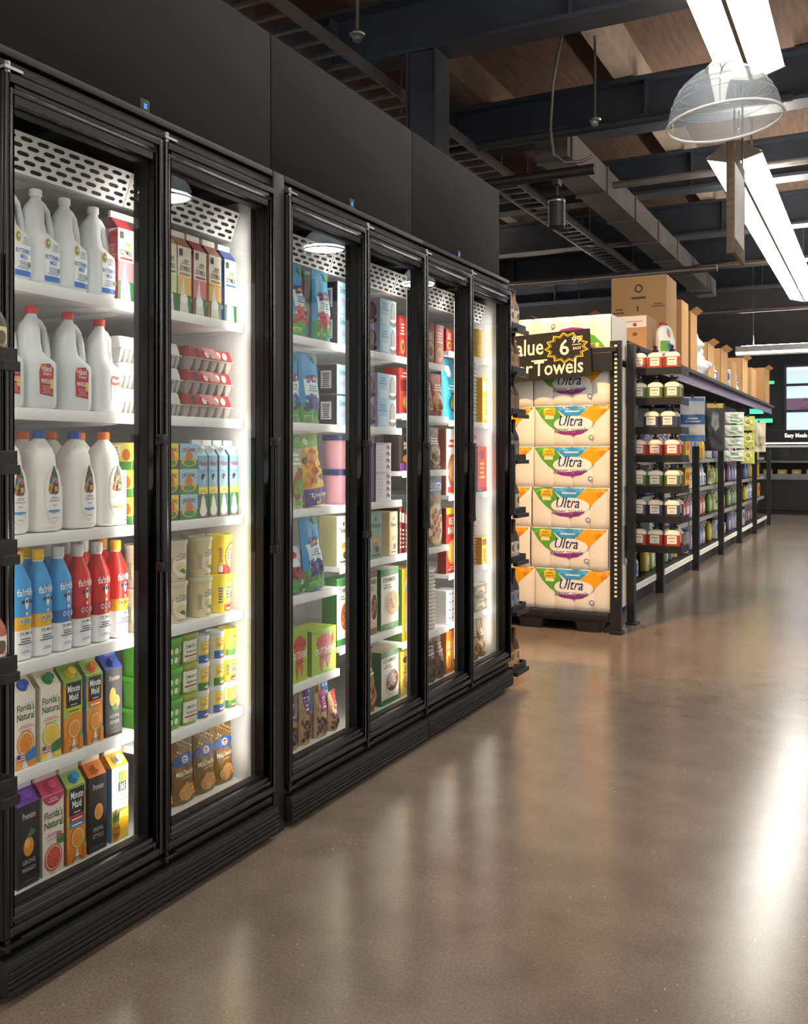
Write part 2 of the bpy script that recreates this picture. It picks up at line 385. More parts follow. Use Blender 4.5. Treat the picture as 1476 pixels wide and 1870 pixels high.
def gable(look, w, d, h, body, top, cap, art=None, sidec=None, name='juice_carton', cat='juice carton', fin=None, sideart=None):
    h1, h2 = .80 * h, .93 * h; sidec = sidec or body
    b = MB(); b.box(-d / 2, d / 2, -w / 2, w / 2, 0, h1, body, ny=sidec, py=sidec)
    D, W = d / 2, w / 2
    vs = [(D, -W, h1), (D, W, h1), (-D, W, h1), (-D, -W, h1), (.004, -W, h2), (.004, W, h2), (-.004, W, h2), (-.004, -W, h2), (0, -W * .35, h1 + .006), (0, W * .35, h1 + .006)]
    b.add(vs, [(0, 1, 5, 4), (2, 3, 7, 6), (0, 4, 8), (4, 7, 8), (7, 3, 8), (3, 0, 8), (1, 9, 5), (5, 9, 6), (6, 9, 2), (2, 9, 1)], top)
    b.box(-.004, .004, -W, W, h2 - .001, h, fin or top)
    o = b.build(name, P_CARTON, None, 0); props(o, look, cat)
    if cap:
        n = Vector((h2 - h1, 0, D)).normalized(); c = Vector(((D + .004) / 2 * 1.06, 0, h1 + (h2 - h1) * .48))
        m = MB(); r = w * .2
        m.tube([c - n * .002, c + n * .002], r * 1.15, 16, cap); m.tube([c + n * .002, c + n * .013], [r, r * .92], 16, cap); m.build('cap', P_PLASTIC, o)
    if art: a = Art(front(w, d, h1)); art(a); a.done(o)
    if sideart: a = Art(side(w, d, h1)); sideart(a); a.done(o, 'side_print')
    return o
def orange(a, u, v, ru, rv, c1='e8841e', c2='f6b04a', c3='f29a2c', half=True):
    a.ell(u, v, ru, rv, c1, 24)
    if half:
        a.ell(u, v, ru * .88, rv * .88, 'f7e3b4', 24); a.ell(u, v, ru * .8, rv * .8, c2, 24)
        for k in range(9):
            t = 2 * PI * k / 9
            a.poly([(u, v), (u + ru * .74 * math.cos(t + .08), v + rv * .74 * math.sin(t + .08)), (u + ru * .74 * math.cos(t + .6), v + rv * .74 * math.sin(t + .6))], c3); a.l -= .8
        a.l += 1
def art_florida(fr, c1, c2, c3, pinktop=False, flag=True):
    def f(a):
        if pinktop: a.ell(.5, 1.0, .5, .14, 'c23a62', 20, PI, 2 * PI); a.lines(.25, .91, .75, .97, 2, 'f0c0cc')
        y = .06 if pinktop else 0
        a.text("Florida's", .08, .75 - y, .94, .855 - y, '1f5a36', .03, .012); a.text('Natural', .08, .635 - y, .94, .735 - y, '1f5a36', .0, .008)
        a.lines(.1, .535 - y, .92, .585 - y, 2, 'e38a66' if not pinktop else 'c98a8a'); a.lines(.2, .495 - y, .8, .52 - y, 1, 'a7a096')
        orange(a, .5, .33 if not pinktop else .2, .42, .17, c1, c2, c3)
        if flag:
            a.ell(.1, .08, .25, .1, c2).ell(.85, .06, .25, .09, c3)
            a.rect(.05, .1, .42, .2, 'f2f2f2')
            for k in range(3): a.rect(.05, .105 + k * .034, .42, .122 + k * .034, 'b5313a')
            a.rect(.05, .15, .2, .2, '2b3f7c'); a.poly([(.5, .2), (.98, .26), (.98, .1), (.5, .08)], '2f7fc0' if fr == 'o' else '2f7a46')
        else: a.ell(.85, .4, .2, .06, '3c7a44'); a.rect(.66, .42, .86, .5, 'b3685f')
    return f
def art_minute(band, btxt, bandc2=None):
    def f(a):
        a.poly([(0, .62), (1, .70), (1, .58), (0, .46)], 'b6c96a'); a.rect(0, .0, 1, .48, 'ee9a30')
        a.poly([(0, 1), (1, 1), (1, .86), (0, .9)], '86a94a')
        a.rect(.13, .62, .92, .97, '14161a'); a.text('Minute', .2, .83, .86, .93, 'ffffff'); a.text('Maid', .28, .71, .76, .81, 'ffffff'); a.lines(.35, .645, .7, .68, 1, 'cfcfcf')
        a.rect(.13, .53, .92, .62, band); a.lines(.25, .555, .8, .6, 1, btxt)
        if bandc2: a.rect(.13, .46, .92, .53, bandc2); a.lines(.25, .48, .8, .52, 1, 'ffffff')
        orange(a, .55, .31, .36, .14)
        a.poly([(.35, .0), (.5, .2), (.66, .0)], 'f7f0e2'); a.ell(.1, .1, .16, .12, 'e8841e').ell(.92, .1, .14, .12, 'e8841e')
        a.poly([(.72, .2), (.95, .28), (.92, .16)], '86b24a'); a.lines(.2, .03, .8, .09, 2, '8a4a10')
    return f
def art_premium(fruit, words):
    def f(a):
        a.text('Premium', .22, .82, .82, .9, 'cfcabf', .06)
        if fruit == 'mango': a.ell(.5, .48, .24, .12, 'e0912a').ell(.44, .52, .12, .06, 'f0b95a').poly([(.4, .6), (.6, .7), (.85, .64), (.6, .58)], '3f6f34')
        elif fruit == 'half': orange(a, .55, .52, .25, .11)
        else: a.ell(.42, .58, .2, .14, 'f2c23a').ell(.66, .5, .18, .1, 'e9a52e').poly([(.3, .42), (.6, .48), (.8, .38), (.5, .36)], '47733a')
        for i, t in enumerate(words): a.text(t, .2, .27 - i * .09, .8, .325 - i * .09, 'b9b4aa')
        a.lines(.2, .06, .8, .09, 1, '55555c')
    return f
def art_365(a):
    a.rect(.0, .0, 1, .42, 'f2c62a'); a.ell(.75, .3, .4, .12, 'f8d84a').ell(.7, .2, .4, .1, 'eab41e')
    a.rect(.44, .78, .64, .93, '6f9a2c').rect(.64, .78, .84, .93, 'e9b42a').rect(.4, .66, .86, .78, '2a2c2e'); a.text('365', .47, .675, .8, .765, 'e8e8e8')
    for i, t in enumerate(('Organic', 'Pineapple', 'Orange', 'Banana')): a.text(t, .4, .58 - i * .062, .88, .625 - i * .062, '4a4a48')
    a.poly([(.05, .3), (.12, .45), (.2, .32), (.28, .46), (.36, .32), (.45, .4), (.4, .26), (.08, .26)], '3d6b34'); a.ell(.24, .14, .22, .13, 'b8792a', 20)
    for k in range(8): a.ell(.12 + .08 * (k % 4), .09 + .09 * (k // 4), .03, .025, '8d5a1e'); a.l -= .8
    a.l += 1
def art_soy(c, fl):
    def f(a):
        a.rect(0, .18, 1, .55, fl); a.rect(0, .0, 1, .28, '2f6b3a')
        a.poly([(.15, 0), (.18, .22), (.3, .42), (.44, .56), (.5, .34), (.72, .2), (.8, 0)], 'dcd9d4').ell(.45, .22, .28, .07, 'efedea')
        a.text('SOYMILK', .14, .635, .9, .715, '3f3a36'); a.rect(.12, .575, .9, .605, c); a.rect(.12, .86, .34, .96, '3a3a34'); a.ell(.62, .79, .18, .025, '7f9a5a'); a.lines(.25, .74, .8, .77, 1, '8a8478')
        a.lines(.2, .03, .7, .07, 1, 'cfcac0')
    return f
def art_side_soy(c):
    def f(a):
        a.poly([(0, .3), (.5, .95), (1, 1), (1, 0), (0, 0)], c); a.lines(.1, .35, .9, .8, 16, 'd8cfc0', .3); a.rect(.5, .2, .9, .26, 'e8e4dc'); a.ell(.4, .33, .2, .05, '5a7a3a')
    return f
def art_cream(a):
    a.rect(0, .72, 1, 1, '7fb0cf'); a.rect(0, .5, 1, .72, '8fbcd8'); a.text("Hiland", .1, .84, .92, .92, 'b3202a', .08); a.text('Dairy', .15, .76, .8, .83, 'f4f4f4', .06)
    a.ell(.5, .66, .2, .05, '30343a').ell(.62, .6, .06, .06, 'f4f4f4'); a.rect(0, .38, 1, .5, 'e8d23c'); a.ell(.5, .44, .5, .05, 'f4e77a'); a.lines(.15, .41, .85, .46, 2, 'c98a1e'); a.rect(0, 0, 1, .38, '3b7a46')
    a.poly([(.15, .06), (.3, .3), (.5, .38), (.7, .28), (.85, .06)], 'f1ecd6'); a.ell(.5, .12, .36, .1, 'f7f2e0'); a.lines(.1, .01, .9, .05, 1, 'c0503a')
def box(look, w, d, h, col, art=None, sidec=None, topc=None, sideart=None, name='food_box', cat='food box', mat=None, toparts=None, bev=.0012):
    b = MB(); b.box(-d / 2, d / 2, -w / 2, w / 2, 0, h, col, ny=sidec or col, py=sidec or col, pz=topc or col)
    o = b.build(name, mat or P_CARTON, None, 0, bev); props(o, look, cat)
    if art: a = Art(front(w, d, h)); art(a); a.done(o)
    if sideart: a = Art(side(w, d, h)); sideart(a); a.done(o, 'side_print')
    if toparts: a = Art(topf(w, d, h)); toparts(a); a.done(o, 'top_print')
    return o
def tub(look, r0, r1, h, body, lid, art=None, cols=None, name='spread_tub', cat='spread tub', p=2, sx=1.0, lidh=.011):
    secs = [(0, .96), (.02, 1), (.12, 1), (.3, 1), (.7, 1), (1, 1)]; n = 26
    zz = [(z, r0 + (r1 - r0) * z) for z, k in secs]
    cs = [cols(z) if cols else body for z, r in zz]
    b = MB(); b.loft([ring(0, 0, r * sx, r, p, z * (h - lidh * .6), n) for z, r in zz], body, cols=cs)
    o = b.build(name, P_PLASTIC, None, 40); props(o, look, cat)
    m = MB(); R = r1 * 1.06
    m.loft([ring(0, 0, q * sx, q, p, z, n) for q, z in ((R, h - lidh), (R * 1.015, h - lidh * .8), (R * 1.01, h - .001), (R * .96, h), (R * .9, h), (R * .88, h - .002), (.002, h - .002))], lid); m.build('lid', P_PLASTIC, o, 40)
    if art:
        def mp(u, v, of):
            t = (u - .5) * 2.6; z = v * h * .86; r = r0 + (r1 - r0) * v
            c, q = math.cos(t), math.sin(t)
            k = (abs(c) ** p + abs(q) ** p) ** (-1 / p)
            return ((r * k * c) * sx + of * c, r * k * q + of * q, z)
        a = Art(mp, .1); art(a); a.done(o)
    return o
def art_country(a):
    a.ell(.5, .45, .34, .34, 'efe6cc'); a.text('COUNTRY', .26, .58, .74, .72, '3f3a28', 0, .03); a.lines(.36, .76, .64, .82, 1, '8a8468'); a.ell(.47, .4, .2, .12, 'dccf9a'); a.poly([(.36, .3), (.62, .18), (.68, .3), (.5, .36)], '3f7a3a'); a.lines(.02, .25, .18, .7, 9, 'a59c80'); a.lines(.3, .06, .7, .13, 1, 'b59a68')
def art_better(a):
    a.rect(0, 0, 1, .26, 'c9302a'); a.ell(.52, .52, .28, .4, 'd8382c', 26).ell(.52, .52, .25, .36, 'f6e58a', 26); a.text('Butter', .32, .42, .76, .64, '2b4f9a', .05); a.lines(.36, .7, .66, .78, 1, '7a6a30'); a.lines(.02, .35, .16, .8, 8, 'b35b3a'); a.rect(.02, .05, .16, .25, 'f2f2f2')
def art_better2(a):
    a.ell(.52, .6, .34, .3, 'f6ea86', 24); a.rect(.25, .04, .8, .24, 'd23a40'); a.text('Butter', .3, .42, .78, .66, '2b4f9a', .05); a.lines(.3, .72, .7, .82, 1, '8a7a34'); a.lines(.3, .08, .75, .2, 1, 'f2dada'); a.lines(.02, .3, .17, .8, 6, '2f5fa0')
def art_lakes(low):
    def f(a):
        a.rect(0, 0, 1, .34, low); a.rect(.1, .34, .95, .9, 'f2cf2e'); a.ell(.5, .62, .26, .2, 'f7ec9a'); a.text('LAND O LAKES', .16, .52, .86, .68, 'b3302a'); a.lines(.3, .72, .7, .8, 1, '7a6a2a'); a.lines(.3, .1, .7, .24, 1, 'f2f2e8'); a.rect(.3, .02, .8, .09, 'c23a2e')
    return f
def art_lime(a):
    a.rect(.0, .0, 1, .24, '5fa544'); a.ell(.5, .45, .22, .24, 'cfe06a').ell(.5, .45, .17, .18, '9fbf3f'); a.lines(.25, .74, .75, .88, 2, '7a8a3a')
def art_olive(a):
    a.rect(.15, .1, .85, .9, 'eef0dc'); a.text('SMART', .24, .6, .76, .74, '4a5a2c'); a.text('balance', .26, .42, .74, .55, '4a5a2c'); a.rect(.2, .28, .8, .35, 'b5404a'); a.lines(.25, .14, .75, .25, 2, '8a9a5a')
def art_leaf(a):
    a.rect(.08, .12, .92, .9, '54a03c')
    for k in range(8): a.ell(.2 + .2 * (k % 4), .3 + .35 * (k // 4), .07, .12, 'e8f2d0'); a.l -= .8
    a.l += 1
def egg(look, w, d, h, lidc, cupc, art=None, sideart=None):
    b = MB(); n = 6; cw = w / n
    for i in range(n):
        for j in (0, 1):
            y = -w / 2 + cw * (i + .5); x = (j - .5) * d / 2
            b.loft([ring(x, y, d * .15, cw * .30, 2.6, 0, 10), ring(x, y, d * .2, cw * .42, 3, h * .2, 10), ring(x, y, d * .245, cw * .5, 4, h * .5, 10)], cupc)
    b.box(-d / 2 - .002, d / 2 + .002, -w / 2, w / 2, h * .48, h * .53, cupc)
    o = b.build('egg_carton', P_MATTE, None, 40); props(o, look, 'egg carton')
    m = MB(); m.loft([ring(0, 0, d / 2 * k, w / 2 * q, 12, z * h, 28) for k, q, z in ((.99, .99, .53), (.95, .97, .7), (.84, .93, .96), (.78, .9, 1.0))], lidc); l = m.build('lid', P_MATTE, o, 30)
    if art:
        def mp(u, v, of):
            if v < .5: z = .55 + v * .8; return (d / 2 * (.985 - (z - .53) * .34) + of, (-.5 + u) * w * .93, z * h)
            return (d / 2 * .84 * (1 - (v - .5) * 3) , (-.5 + u) * w * .88, h + of)
        a = Art(mp, .2); art(a); a.done(l, 'label_print')
    return o
def art_egg(a):
    a.rect(0, 0, 1, .5, 'b3242c'); a.rect(0, .5, 1, 1, 'a8222a'); a.rect(.02, .06, .14, .46, '8d1c24').rect(.15, .02, .24, .48, '2a2438')
    for u, c in ((.42, 'efe2d2'), (.55, 'd8c0a8'), (.68, 'f3ebe2'), (.83, 'e9d6c4')): a.ell(u, .26, .055, .2, c); a.l -= .8
    a.l += 1
    a.poly([(.3, .5), (.6, .5), (.75, .1), (.6, .05)], 'c97a78'); a.ell(.72, .75, .2, .2, 'e8dccc'); a.lines(.3, .6, .55, .8, 2, 'e6c4bc')
def pouch(look, w, h, t, base, art=None, name='frozen_fruit_bag', cat='bag', wr=.25, seed=0, taper=.0, stand=True, backc=None, mat=None, nu=14, nv=20):
    def g(u, v, o, s=1):
        e = max(0, 1 - abs(2 * u - 1) ** 2.6) ** .7
        bv = (1 - max(0, (v - .12) / .88) ** 1.8) * (1 if stand else min(1, v * 5)) + (0 if v < .93 else 0)
        nn = noise.noise(Vector((u * 4 + seed * 9.1, v * 5, s * 3.3))) * wr * t * e * (0 if v < .04 else 1)
        x = s * (t / 2 * e * max(.03, bv) + nn * (.3 + .7 * bv) + .0012 + o)
        ww = w * (1 - taper * v) * (1 - .05 * math.sin(PI * min(1, v)) * (1 if stand else -0.3))
        return (x, (u - .5) * ww, v * h)
    b = MB()
    for s in (1, -1):
        vs = [g(i / nu, j / nv, 0, s) for j in range(nv + 1) for i in range(nu + 1)]; fs = []
        for j in range(nv):
            for i in range(nu):
                q = (j * (nu + 1) + i, j * (nu + 1) + i + 1, (j + 1) * (nu + 1) + i + 1, (j + 1) * (nu + 1) + i); fs.append(q if s > 0 else q[::-1])
        b.add(vs, fs, base if s > 0 else (backc or base))
    # bottom and side gussets close the bag
    for i in range(nu): b.add([g(i / nu, 0, 0, 1), g(i / nu, 0, 0, -1), g((i + 1) / nu, 0, 0, -1), g((i + 1) / nu, 0, 0, 1)], [(0, 1, 2, 3)], base)
    o = b.build(name, mat or P_FILM, None, 60); props(o, look, cat)
    if art: a = Art(lambda u, v, of: g(u, v, of + .0006, 1), .1); art(a); a.done(o, 'label_print', mat or P_FILM)
    return o
def art_dole(fruit):
    def f(a):
        a.rect(0, 0, 1, .2, '4f9a45'); a.poly([(0, .2), (1, .2), (1, .28), (.5, .33), (0, .27)], '58a04a'); a.poly([(.1, .62), (.85, .66), (.8, .3), (.2, .3)], 'dfeef4')
        a.poly([(.28, .68), (.74, .71), (.74, .6), (.28, .57)], '2a4fa0'); a.text('Dole', .3, .6, .72, .69, 'd8342c', .02); a.ell(.58, .64, .06, .03, 'f2c53a')
        a.lines(.28, .46, .74, .56, 3, '5a7f98'); pal = {'straw': ('b3242a', 'd8443c'), 'rasp': ('b8203a', 'd0405a'), 'blue': ('2c3870', '46549a')}[fruit]
        for k in range(16): a.ell(.22 + .58 * (k * .618034 % 1), .2 + .2 * ((k + .5) / 16), .09, .033, pal[k % 2], 10); a.l -= .8
        a.l += 1
        a.poly([(.6, .96), (.95, .98), (.9, .86), (.7, .88)], '4f9a45'); a.rect(.08, .05, .42, .12, '8fc25a'); a.lines(.1, .06, .4, .11, 2, '2c6a34')
    return f
def art_trop(a):
    a.rect(0, .0, 1, .24, '52308a'); a.rect(0, .82, 1, 1, '7fae3a'); a.text('Tropical', .1, .1, .85, .18, 'f2f2f2', .05); a.ell(.3, .91, .12, .05, 'dfe8c0')
    for k in range(18): a.ell(.12 + .78 * (k * .618034 % 1), .3 + .46 * ((k + .5) / 18), .12, .05, ('e58a2a', 'f3cf3a', 'd0502e', '6a4a34', 'f0b030')[k % 5], 10); a.l -= .8
    a.l += 1
def art_skinny(dark=False):
    def f(a):
        a.rect(.02, .02, .98, .98, 'a9d4ea'); a.text('Skinny', .1, .58, .6, .86, '2b3a50', .05); a.text('Cow', .58, .66, .9, .88, '2b3a50', .05); a.lines(.12, .3, .52, .48, 3, 'd08a9a'); a.ell(.82, .4, .11, .28, '5f4a3c').ell(.82, .4, .09, .23, '8a705c').ell(.86, .14, .12, .1, '4a372c').ell(.8, .2, .1, .06, 'efe6da')
    return f
def art_side_skinny(a): a.rect(.1, .1, .32, .9, '3f9ad0'); a.rect(.42, .2, .8, .8, 'e8e8e8'); a.lines(.46, .25, .76, .75, 8, '2a2a2a', .5)
def art_pinktub(a): a.text('Tillamook', .3, .55, .78, .72, '2b3f7c', .06); a.ell(.55, .36, .08, .14, 'a83a44').ell(.62, .3, .06, .1, '7f2a34').ell(.3, .3, .1, .06, 'd898a8'); a.lines(.34, .08, .74, .16, 2, '8a5a6a')
def art_till(c, dk):
    def f(a): a.text('Tillamook', .12, .66, .88, .76, dk, .04); a.ell(.5, .84, .06, .04, dk); a.ell(.55, .34, .22, .12, 'd8a84a').ell(.48, .26, .2, .1, 'ecd9a8' if c == 'cream' else '8a8f88').ell(.6, .2, .16, .07, '6a4a2c'); a.lines(.2, .06, .8, .12, 1, dk)
    return f
def art_outshine(a):
    a.rect(0, .88, 1, 1, '98b83a'); a.ell(.52, .64, .34, .24, 'c8423a', 14, 0, PI).poly([(.22, .64), (.86, .64), (.66, .3), (.36, .3)], 'cf4a3e')
    for k in range(5): a.poly([(.2 + .15 * k, .66), (.26 + .15 * k, .9), (.3 + .15 * k, .66)], 'b8322e'); a.l -= .8
    a.l += 1
    a.poly([(.3, .3), (.4, .02), (.5, .3)], 'd8604a').poly([(.56, .3), (.66, .08), (.76, .3)], 'd8604a'); a.text('OUTSHINE', .1, .44, .96, .58, 'f6f2e6', .04); a.lines(.3, .36, .8, .41, 1, '4a6a2a')
def art_noodle(gr='2f7a3a', food='a8542c'):
    def f(a):
        a.rect(0, .88, 1, 1, gr); a.rect(0, 0, 1, .1, gr); a.text('STEAMERS', .1, .78, .85, .85, '3c6a3a'); a.lines(.12, .68, .6, .76, 2, '7a7a70'); a.ell(.62, .42, .42, .24, 'e9e2d2', 22).ell(.62, .42, .36, .2, food, 20)
        for k in range(10): a.ell(.42 + .4 * (k * .618034 % 1), .32 + .2 * ((k + .5) / 10), .07, .025, ('d8a050', '7f3420', 'c87a3a')[k % 3], 8); a.l -= .8
        a.l += 1
    return f
def art_granola(c):
    def f(a):
        a.poly([(.35, 1), (1, 1), (1, .5), (.45, .55)], c); a.lines(.45, .62, .9, .9, 4, 'f0e4ea'); a.lines(.1, .62, .32, .8, 3, '8a7a60')
        for k in range(14): a.ell(.15 + .7 * (k * .618034 % 1), .08 + .36 * ((k + .5) / 14), .09, .05, ('4a2a2c', '6a3034', '2f2a40', '8a5a3a')[k % 4], 8); a.l -= .8
        a.l += 1
    return f
def art_oval(a): a.ell(.5, .62, .42, .3, '2a6ab8', 20).ell(.5, .62, .36, .25, '3f86d0', 20); a.text('Homestyle', .18, .62, .82, .7, 'ffffff', .05); a.text('Nuggets', .22, .5, .78, .58, 'ffffff', .05); a.ell(.5, .16, .34, .1, 'c98a3a')
def art_sandwich(c='a9d4ea'):
    def f(a): a.rect(.02, .02, .98, .98, c); a.lines(.06, .6, .5, .9, 3, '8aa0b8'); a.ell(.78, .52, .15, .42, '6a5244').ell(.78, .52, .12, .36, '9a7f6a').ell(.8, .18, .2, .14, '4a382e').ell(.78, .26, .17, .06, 'f0e8dc'); a.rect(.1, .1, .5, .4, 'cfe4ef')
    return f
def art_side_sand(a): a.ell(.65, .55, .22, .34, '5a4436').ell(.65, .55, .18, .28, '8a6e5a').ell(.6, .2, .3, .12, '3f3028'); a.lines(.08, .6, .4, .9, 3, 'e8dcf0')
def art_oreo(a):
    for k in range(4): a.ell(.8, .16 + .22 * k, .12, .1, '3a2440').ell(.76, .1 + .22 * k, .08, .05, 'e8b0c0'); a.l -= 2
    a.l += 2; a.lines(.1, .15, .5, .85, 6, 'd8d2da', .3); a.rect(.0, .92, 1, 1, 'c8c0d0')
def art_red(a): a.rect(.08, .5, .92, .9, 'c8342e'); a.lines(.15, .55, .85, .85, 4, 'f0d8c0'); a.ell(.5, .26, .34, .18, 'd89a5a').ell(.5, .26, .22, .1, '9a4a2a'); a.rect(0, .94, 1, 1, '7a1a1c')
def art_no(a): a.rect(.05, .5, .95, .74, '7a1f1f'); a.text('NO', .55, .55, .85, .7, 'f2e6d8'); a.ell(.5, .26, .4, .2, '9a4a28').ell(.5, .26, .28, .13, 'c88a4a'); a.lines(.1, .8, .9, .95, 2, 'e8c8a8')
def art_ben(a): a.ell(.55, .66, .34, .24, '1c1c1e').text('BEN&', .3, .72, .8, .82, 'f4f0e4'); a.text('JERRYS', .28, .6, .84, .7, 'f4f0e4'); a.rect(0, .0, 1, .22, '6a3a7a'); a.ell(.5, .34, .28, .12, 'c8782a')
def art_pizza(a):
    a.rect(0, .84, 1, 1, '2f7a3a'); a.poly([(.0, .94), (1, .98), (1, .78), (0, .72)], '24508f'); a.text('FRESCHETTA', .03, .79, .97, .91, 'f4f0e0', .06); a.ell(.5, .68, .4, .05, '9a5a34'); a.ell(.5, .32, .52, .3, 'd9b06a', 24).ell(.5, .32, .47, .27, 'e8cf98', 24)
    for k in range(13): a.ell(.18 + .66 * (k * .618034 % 1), .1 + .42 * ((k + .5) / 13), .09, .045, 'b84a30', 10); a.l -= .8
    a.l += 1; a.ell(.84, .5, .1, .05, '2f6ab0')
def art_baron(a): a.rect(0, .9, 1, 1, 'e0b030'); a.text('RED', .2, .74, .7, .85, 'f6ead8', .06); a.text('BARON', .12, .6, .9, .71, 'f6ead8', .06); a.ell(.5, .32, .42, .2, 'd9902e', 20).ell(.5, .32, .34, .16, 'e8b45a', 18); a.lines(.15, .05, .85, .12, 2, 'f0c8a0')
def art_bag(c1, c2):
    def f(a): a.rect(0, .82, 1, 1, c1); a.lines(.2, .6, .8, .78, 3, 'f2ead8'); a.ell(.5, .34, .4, .22, c2, 16); a.ell(.5, .3, .28, .13, c1, 14); a.rect(.1, .04, .9, .1, c1)
    return f
def art_white4(a): a.ell(.3, .5, .05, .14, '4a4c50').ell(.56, .5, .05, .14, '4a4c50').ell(.8, .5, .05, .14, '4a4c50'); a.rect(0, .94, 1, 1, 'c8c8cc')
def art_lines(c): return lambda a: (a.rect(.1, .7, .9, .92, c), a.lines(.15, .12, .85, .6, 5, c))
def art_choc(a): a.rect(0, .86, 1, 1, '3a2c24'); a.lines(.1, .6, .9, .84, 3, 'c8b8a8'); [a.rect(.1 + .14 * k, .08, .2 + .14 * k, .5, '4a2c20' if k % 2 else '7a5a44') for k in range(6)]
def art_shred(a):
    a.rect(0, .58, 1, .64, '24508f'); a.ell(.5, .62, .46, .1, '2a5aa0', 22).ell(.52, .63, .16, .055, 'e8eaf0').ell(.52, .63, .11, .035, 'b03038'); a.lines(.44, .615, .6, .645, 1, 'f2f2f2')
    a.rect(.08, .36, .92, .54, '8a5f22'); a.text('Mild Cheddar', .1, .41, .9, .48, 'f3ead0', .04); a.lines(.3, .36, .7, .385, 1, 'd8c48a'); a.ell(.5, .16, .34, .13, 'e0a862', 16)
    for k in range(26): u = .2 + .6 * (k * .618034 % 1); v = .05 + .2 * ((k + .5) / 26); a.poly([(u, v), (u + .09, v + .025 * (1 - k % 3)), (u + .09, v + .012), (u, v + .012)], ('f0bf7a', 'd8924a')[k % 2]); a.l -= .8
    a.l += 1
    for k in range(22): a.ell(.12 + .76 * (k * .618034 % 1), .72 + .22 * ((k + .5) / 22), .05, .014, ('c8a040', '8a6a24', 'e8d080')[k % 3], 6); a.l -= .8
    a.l += 1

# ------------------------------------------------------------------ refrigerated cabinets
FX = -1.50            # door fronts
SX = -1.60            # shelf fronts
S1, S2, S3, S4, A5, B5, DECK = 1.430, 1.162, .895, .6275, .402, .357, .150
def frame_bars(b, x0, x1, y0, y1, z0, z1, wy, wt, wb):
    for (ya, yb, za, zb) in ((y0, y0 + wy, z0, z1), (y1 - wy, y1, z0, z1), (y0 + wy, y1 - wy, z1 - wt, z1), (y0 + wy, y1 - wy, z0, z0 + wb)):
        b.box(x0, x1, ya, yb, za, zb)
def make_door(cab, y0, y1, n):
    g = .0025; y0 += g; y1 -= g; z0, z1 = .127, 1.806
    b = MB(); frame_bars(b, -1.545, -1.506, y0, y1, z0, z1, .026, .058, .05)
    d = b.build('door', ALU, cab, 30, .003)
    t = MB(); frame_bars(t, -1.508, -1.500, y0 + .003, y1 - .003, z0 + .004, z1 - .004, .009, .016, .016)
    frame_bars(t, -1.507, -1.5025, y0 + .016, y1 - .016, z0 + .03, z1 - .03, .006, .01, .008)
    t.build('trim_bead', ALU, d, 30, .0015)
    k = MB(); frame_bars(k, -1.548, -1.522, y0 + .024, y1 - .024, z0 + .048, z1 - .056, .005, .006, .006); k.build('gasket', RUBBER, d, 0)
    q = MB(); q.add([(-1.528, y0 + .025, z0 + .049), (-1.528, y1 - .025, z0 + .049), (-1.528, y1 - .025, z1 - .057), (-1.528, y0 + .025, z1 - .057)], [(0, 1, 2, 3)]); q.build('glass_pane', GLASS, d, 0)
    h = MB(); ya, yb = y1 - .024, y1 - .008
    h.box(-1.502, -1.490, ya, yb, .80, 1.105)
    for zc in (.805, 1.10): h.box(-1.502, -1.478, ya - .002, yb + .002, zc - .012, zc + .012)
    h.tube([(-1.482, (ya + yb) / 2, .80 + .305 * i / 8) for i in range(9)], .006, 8)
    h.build('handle', ALU, d, 30, .002)
    for zc in (z1 + .008, z0 - .012):
        e = MB(); e.tube([(-1.508, y0 + .014, zc - .014), (-1.508, y0 + .014, zc + .012)], .006, 10); e.box(-1.54, -1.500, y0 + .002, y0 + .045, zc - .004, zc + .002); e.build('hinge', CHROME if zc > 1 else ALU, d, 30)
    return d
